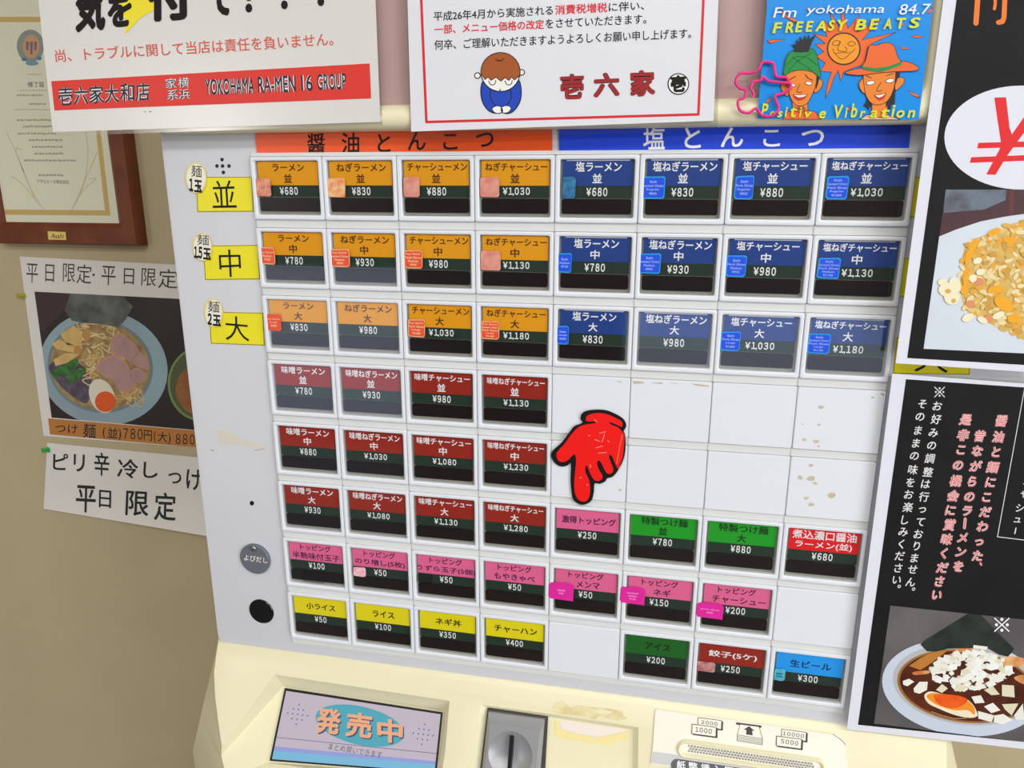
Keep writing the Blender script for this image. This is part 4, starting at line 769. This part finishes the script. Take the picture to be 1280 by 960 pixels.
d.poly(spline(c6((465, 635), (540, 628), (640, 640), (690, 665), (660, 700), (600, 722), (530, 710), (485, 680))), mat('photo_yolk_red', (220, 72, 24), .3, .5, rgb2=(230, 100, 30), scale=90), 8.9)
d.stroke(c6((450, 745), (520, 770), (600, 790), (680, 790)), .8, mat('photo_shine', (190, 150, 120), .3, .5), 8.9)
d.clip = None
d.L = 0
def kome2(u, v, s, L):
    d.stroke([(u-s, v-s*.9), (u+s, v+s*.9)], 1.5, M_white, L); d.stroke([(u+s, v-s*.9), (u-s, v+s*.9)], 1.5, M_white, L+.2)
    for a, b in ((0, -.75), (0, .75), (-.75, 0), (.75, 0)): d.ell(u+a*s, v+b*s, 2, 2, M_white, L, n=12)
kome2(1252.3, 781, 9, 9)
tag(d.build('ramen_poster'), 'black poster with vertical brush lettering above a soy ramen bowl', 'poster')

# ------------------------------------------------------------------ things on the back wall
YW = D-.022
CF = empty('framed_certificate', at(60, 300, D), 'certificate in a reddish brown wooden frame on the beige wall', 'framed certificate')
M_wood = mat('frame_wood', (122, 62, 38), .35, .4, rgb2=(104, 48, 28), scale=30)
fo = [at(u, v, YW) for u, v in ((-70, -60), (134, -60), (171.5, 308.5), (-60, 306))]; fi = [at(u, v, YW) for u, v in ((-45, -30), (112, -30), (147, 280), (-40, 279.5))]
fx0, fx1, fz0, fz1 = fo[0].x, at(172, 300, YW).x, at(172, 308, YW).z, fo[0].z; ix0, ix1, iz0, iz1 = fx0+.02, at(146, 275, YW).x, at(146, 279.5, YW).z, fz1-.03
bm = bmesh.new()
def rc(a, b, c, e, y): return [Vector((a, y, c)), Vector((b, y, c)), Vector((b, y, e)), Vector((a, y, e))]
loft(bm, [rc(fx0, fx1, fz0, fz1, D-.001), rc(fx0, fx1, fz0, fz1, YW+.004), rc(fx0+.003, fx1-.003, fz0+.003, fz1-.003, YW), rc(ix0-.006, ix1+.006, iz0-.006, iz1+.006, YW), rc(ix0, ix1, iz0, iz1, YW+.004), rc(ix0, ix1, iz0, iz1, YW+.008)], True, False)
finish(bm, 'frame', [M_wood], CF)
YC = YW+.007
d = Draw(flat(YC)); d.base([(u, v) for u, v in (px(Vector((x, YC, z))) for x, z in ((ix0, iz1), (ix1, iz1), (ix1, iz0), (ix0, iz0)))], .001, mat('certificate_paper', (238, 233, 208), .5, .3, var=.03, scale=12))
M_gold = mat('gold_band', (206, 176, 110), .4, .4); M_fnt = mat('faint_ink', (176, 172, 154), .6, .2); M_fnt2 = mat('faint_grey', (128, 126, 118), .6, .2); M_palm = mat('faint_palm', (216, 202, 174), .6, .2)
d.poly([(-40, 21), (109, 21), (110, 27.5), (-40, 27.5)], M_gold, 1); d.poly([(-30, 261.5), (137.5, 263), (138, 269.5), (-30, 268)], M_gold, 1); d.poly([(104, 21), (108.5, 21), (138, 269), (131.5, 266)], M_gold, 1.2)
d.ell(38, 57.5, 17, 20.5, mat('seal_grey', (146, 152, 150), .5, .3), 1); d.ell(39, 58, 10.5, 15, mat('seal_peach', (206, 160, 124), .5, .3), 2)
for a in (-5, 0, 5): d.poly([(37.5+a, 52), (41+a, 52), (40.5+a, 68-abs(a)), (38+a, 68-abs(a))], mat('seal_purple', (130, 110, 124), .5, .3), 3)
for u, v in ((30, 74), (49, 73)): d.ell(u, v, 3, 2.4, mat('seal_blue', (80, 134, 170), .5, .3), 3)
d.ell(40, 79, 8, 3, mat('seal_pale_blue', (120, 160, 178), .5, .3), 2)
d.text('修了証', [(34, 102), (55, 102), (56, 109), (35, 109)], M_fnt2, 2, .01)
for y, x0, x1 in ((113, 24, 60), (137, 17, 66), (93, 33, 52)): d.stroke([(x0, y), (x1, y)], .7, M_fnt, 1, cap=False)
Rr = random.Random(5)
for y, x0, x1 in ((150, 21, 65), (158, 29, 66), (167, 22, 70), (175, 36, 78), (183.5, 40, 79), (192, 43, 79), (200.5, 30, 95), (119, 21, 53), (130, 36, 57), (219, 48, 79)):
    x = x0
    while x < x1:
        l = Rr.uniform(1.5, 4.5); d.stroke([(x, y), (min(x+l, x1), y+Rr.uniform(-.6, .6))], 2.2, M_fnt, 1, cap=False); x += l+Rr.uniform(.4, 1.2)
d.text('アサヒビール株式会社', [(46, 224), (86, 225), (86.5, 230), (46.5, 229)], M_fnt2, 2, .005)
for p in ([(55, 262), (38, 235), (22, 195), (8, 165)], [(50, 258), (30, 232), (14, 220)], [(91, 260), (104, 232), (110, 190), (104, 150)], [(92, 258), (106, 226), (122, 190)], [(90, 262), (104, 238), (120, 224), (112, 224)], [(44, 250), (20, 190), (27, 188)]): d.stroke(spline(p, False), 1.2, M_palm, 1)
cert = d.build('certificate_sheet', CF)
d = Draw(flat(YW-.0008)); d.base([(59.5, 289), (82, 290), (83, 300), (60.5, 299.5)], .0006, mat('brass', (236, 206, 120), .4, .4)); d.text('Asahi', [(63, 291.5), (80, 292.3), (80.5, 298), (63.5, 297.6)], M_ink, 1, .0, .3); tag(d.build('nameplate', CF), 'small brass nameplate')

YN = D-.0016
def curl(amp):                           # paper with a gentle wave, bottom edge away from the wall
    def f(u, v, L): return at(u, v, YN-amp(u, v)-L*EPS)
    return f
def grid_sheet(d, q, m, nx=10, ny=8):
    k = d.mi(m); V = [[d.bm.verts.new(d.mapf(*lerpq(q, i/nx, j/ny), 0)) for i in range(nx+1)] for j in range(ny+1)]
    for j in range(ny):
        for i in range(nx): d.bm.faces.new((V[j][i], V[j][i+1], V[j+1][i+1], V[j+1][i])).material_index = k
    W = [[d.bm.verts.new(v.co+Vector((0, .0003, 0))) for v in r] for r in V]
    for j in range(ny):
        for i in range(nx): d.bm.faces.new((W[j][i], W[j+1][i], W[j+1][i+1], W[j][i+1])).material_index = k
M_note = mat('note_paper', (228, 224, 220), .6, .2)
d = Draw(curl(lambda u, v: .0006)); d.base([(24.5, 320.5), (262, 333), (268, 368), (29, 356)], .0003, M_note)
M_pen = mat('marker_grey', (70, 70, 72), .6, .2); M_pen2 = mat('marker_black', (48, 50, 50), .6, .2)
for t, x0, x1, y0, y1 in (('平', 32, 47, 329, 353), ('日', 55, 68, 330, 352), ('限', 77, 93, 329, 352), ('定', 94, 114, 330, 354), ('平', 126, 144, 332, 356), ('日', 153, 168, 335, 355), ('限', 175, 194, 335, 357), ('定', 196, 222, 336, 360)): d.text(t, [(x0, y0), (x1, y0+1), (x1+1, y1+1), (x0+1.5, y1)], M_pen, 1, .0, .12)
d.ell(117, 343.5, 1.6, 1.6, M_pen, 1)
tag(d.build('paper_note'), 'white strip of paper with handwriting, above the noodle photo', 'note')
d = Draw(curl(lambda u, v: .0002)); ds = [(29, 355), (268, 368), (289, 563), (54.5, 545)]; d.base(ds, .0003, M_note)
pq2 = [(43, 364.5), (262, 375.5), (284, 541), (64.5, 522)]
d.clip = pq2; d.poly(pq2, mat('menu_photo_dark', (52, 46, 46), .4, .4, var=.3, scale=10), 1)
m3 = lambda *p: [(40+x/4.8, 360+y/4.8) for x, y in p]
e3 = lambda cx, cy, rx, ry, m, L, rot=0: d.ell(40+cx/4.8, 360+cy/4.8, rx/4.8, ry/4.8, m, L, rot, 48)
d.poly(m3((15, 20), (230, 30), (190, 140), (60, 260), (30, 200)), mat('menu_photo_plum', (66, 48, 56), .4, .4), 1.3)
e3(428, 480, 388, 342, mat('menu_bowl_blue', (152, 184, 196), .35, .4, rgb2=(142, 160, 172), scale=6), 2, 12); e3(410, 470, 318, 278, mat('menu_bowl_in', (120, 136, 142), .35, .4), 2.5, 12); e3(408, 468, 300, 262, mat('menu_noodle_base', (178, 150, 104), .4, .4, rgb2=(140, 112, 76), scale=60), 3, 12)
d.poly(spline(m3((100, 470), (150, 560), (230, 640), (330, 690), (360, 560), (320, 480), (200, 420))), mat('menu_onion', (104, 92, 112), .4, .4, rgb2=(76, 66, 84), scale=70), 3.4)
Rn = random.Random(9); M_nd = [mat('menu_noodle_%d' % k, c, .4, .4) for k, c in enumerate(((214, 186, 128), (196, 160, 96), (222, 204, 150)))]
for k in range(70):
    a, b = Rn.uniform(300, 520), Rn.uniform(215, 540); d.stroke(spline(m3((a, b), (a+Rn.uniform(-50, 50), b+Rn.uniform(-35, 35)), (a+Rn.uniform(-70, 70), b+Rn.uniform(-60, 60))), False, 4), 1.3, Rn.choice(M_nd), 3.6+k*.01, cap=False)
for k in range(30):
    a, b = Rn.uniform(510, 660), Rn.uniform(600, 690); d.stroke(spline(m3((a, b), (a+Rn.uniform(-40, 40), b+Rn.uniform(-30, 30)), (a+Rn.uniform(-60, 60), b+Rn.uniform(-40, 40))), False, 4), 1.3, Rn.choice(M_nd[:2]), 3.6+k*.01, cap=False)
M_bam = mat('menu_bamboo', (220, 184, 118), .4, .4, var=.15, scale=70); M_bamd = mat('menu_bamboo_dark', (194, 142, 78), .4, .4)
for q, m in (([(170, 275), (250, 225), (300, 265), (300, 350), (210, 340)], M_bam), ([(118, 335), (160, 310), (255, 345), (250, 390), (150, 368)], M_bam), ([(255, 345), (295, 350), (290, 395), (250, 390)], M_bamd), ([(130, 430), (200, 390), (290, 395), (210, 450), (140, 468)], M_bam), ([(300, 270), (340, 240), (350, 300), (320, 330)], M_bamd)): d.poly(m3(*q), m, 5)
for q in ([(115, 500), (180, 470), (260, 420), (270, 470), (200, 520), (130, 545)], [(200, 530), (260, 490), (330, 480), (290, 540), (230, 575)], [(240, 430), (280, 425), (275, 470)]): d.poly(m3(*q), mat('menu_leaf', (72, 132, 66), .4, .4, rgb2=(44, 88, 44), scale=80), 5.2)
M_meat = mat('menu_meat', (186, 148, 142), .4, .4, rgb2=(172, 136, 140), scale=40); M_meat2 = mat('menu_meat_edge', (196, 146, 122), .4, .4)
for q in ([(470, 330), (500, 275), (545, 278), (640, 370), (610, 440), (540, 415), (480, 390)], [(600, 440), (630, 380), (690, 425), (702, 490), (650, 480)], [(585, 500), (640, 480), (690, 525), (660, 570), (600, 555)], [(378, 470), (440, 415), (500, 400), (560, 440), (590, 490), (600, 540), (622, 580), (570, 630), (510, 600), (490, 550), (430, 530)]):
    p = spline(m3(*q)); c = (sum(a for a, b in p)/len(p), sum(b for a, b in p)/len(p)); d.poly(p, M_meat2, 5.4); d.poly([(c[0]+(a-c[0])*.9, c[1]+(b-c[1])*.88) for a, b in p], M_meat, 5.7)
d.poly(m3((195, 135), (230, 30), (540, 42), (606, 112), (560, 190), (518, 238), (430, 218), (280, 205), (240, 195)), mat('menu_nori', (112, 120, 116), .3, .5, rgb2=(62, 64, 64), scale=26), 6)
e3(420, 648, 74, 106, mat('menu_egg', (226, 220, 204), .4, .4), 7, -22); e3(440, 682, 62, 62, mat('menu_yolk', (226, 92, 40), .35, .5), 7.4, 0)
e3(1010, 575, 196, 222, mat('menu_bowl_green', (120, 146, 84), .35, .4), 6); e3(1012, 575, 184, 210, mat('menu_bowl_green_in', (84, 92, 62), .35, .4), 6.4); e3(1030, 610, 168, 160, mat('menu_broth', (138, 88, 50), .3, .5, rgb2=(160, 106, 60), scale=50), 6.8)
d.clip = None
d.poly([(60, 523), (284, 541.5), (287, 563), (62.5, 543)], mat('caption_brown', (188, 126, 66), .5, .3), 8)
for t, x0, x1, y0, y1 in (('つけ', 69, 97, 530, 541), ('麺', 103, 120, 529, 547), ('(', 128, 132, 533, 548), ('並', 133, 147, 534, 547), (')', 147, 151, 535, 550), (FW+'780', 154, 178, 535, 548.5), ('円', 179, 190, 537, 550), ('(', 192, 195, 538, 553), ('大', 196, 209, 539, 552), (')', 209, 213, 540, 555), (FW+'880', 219, 243, 542, 555)): d.text(t, [(x0, y0), (x1, y0+1.2), (x1+.8, y1+1.2), (x0+.8, y1)], M_pen2, 9, .006, .1)
tag(d.build('menu_photo'), 'printed photo of a dipping noodle bowl with brown price caption', 'photo print')
d = Draw(curl(lambda u, v: .001+.010*max(0, (v-612)/50)**2)); grid_sheet(d, [(59, 553.5), (282, 575), (294, 676), (54.5, 636)], M_note, 10, 12)
for t, x0, x1, y0, y1 in (('ピ', 65, 85, 566, 587), ('リ', 91, 106, 567, 589), ('辛', 117, 136, 565, 594), ('冷', 145, 172, 573, 597), ('し', 178, 196, 577, 597), ('つ', 210, 226, 590, 604), ('け', 232, 252, 586, 612), ('平', 94, 119, 606, 640), ('日', 122, 139, 612, 634), ('限', 155, 184, 613, 644), ('定', 191, 219, 615, 650)): d.text(t, [(x0, y0), (x1, y0+1.5), (x1+1.5, y1+1.5), (x0+1.5, y1)], M_pen2, 1.5, .012, .1)
tag(d.build('paper_note'), 'white handwritten note with a curled bottom edge, below the noodle photo', 'note')
def pin(u, v, m, lab, y):
    c = at(u, v, y); bm = bmesh.new(); ax = Vector((-.35, -.85, .12)).normalized(); q = ax.to_track_quat('Z', 'Y').to_matrix()
    loft(bm, [[c+q@Vector((r*math.cos(k*math.pi/8), r*math.sin(k*math.pi/8), h)) for k in range(16)] for r, h in ((.0046, 0), (.0048, .0012), (.0026, .0022), (.0022, .0062), (.0036, .0074), (.0042, .0085), (.0036, .0096))])
    tag(finish(bm, 'push_pin', [m], None, 40), lab, 'push pin', 'push pins')
pin(60.5, 562, mat('pin_green', (30, 178, 70), .3, .5), 'bright green push pin in the lower handwritten note', YN-.0012); pin(30, 369.5, mat('pin_olive', (176, 170, 40), .3, .5), 'olive yellow push pin at the left edge of the noodle photo', YN-.0004)

#TAIL
for o in list(COL.objects):              # origins of the single-mesh things sit on the things
    if o.type == 'MESH' and o.parent is None and not o.children and o.location.length == 0 and o.get('kind') != 'structure':
        vs = [v.co for v in o.data.vertices]
        c = Vector([(min(v[k] for v in vs)+max(v[k] for v in vs))/2 for k in range(3)]); c.z = min(v.z for v in vs)
        o.data.transform(Matrix.Translation(-c)); o.location = c
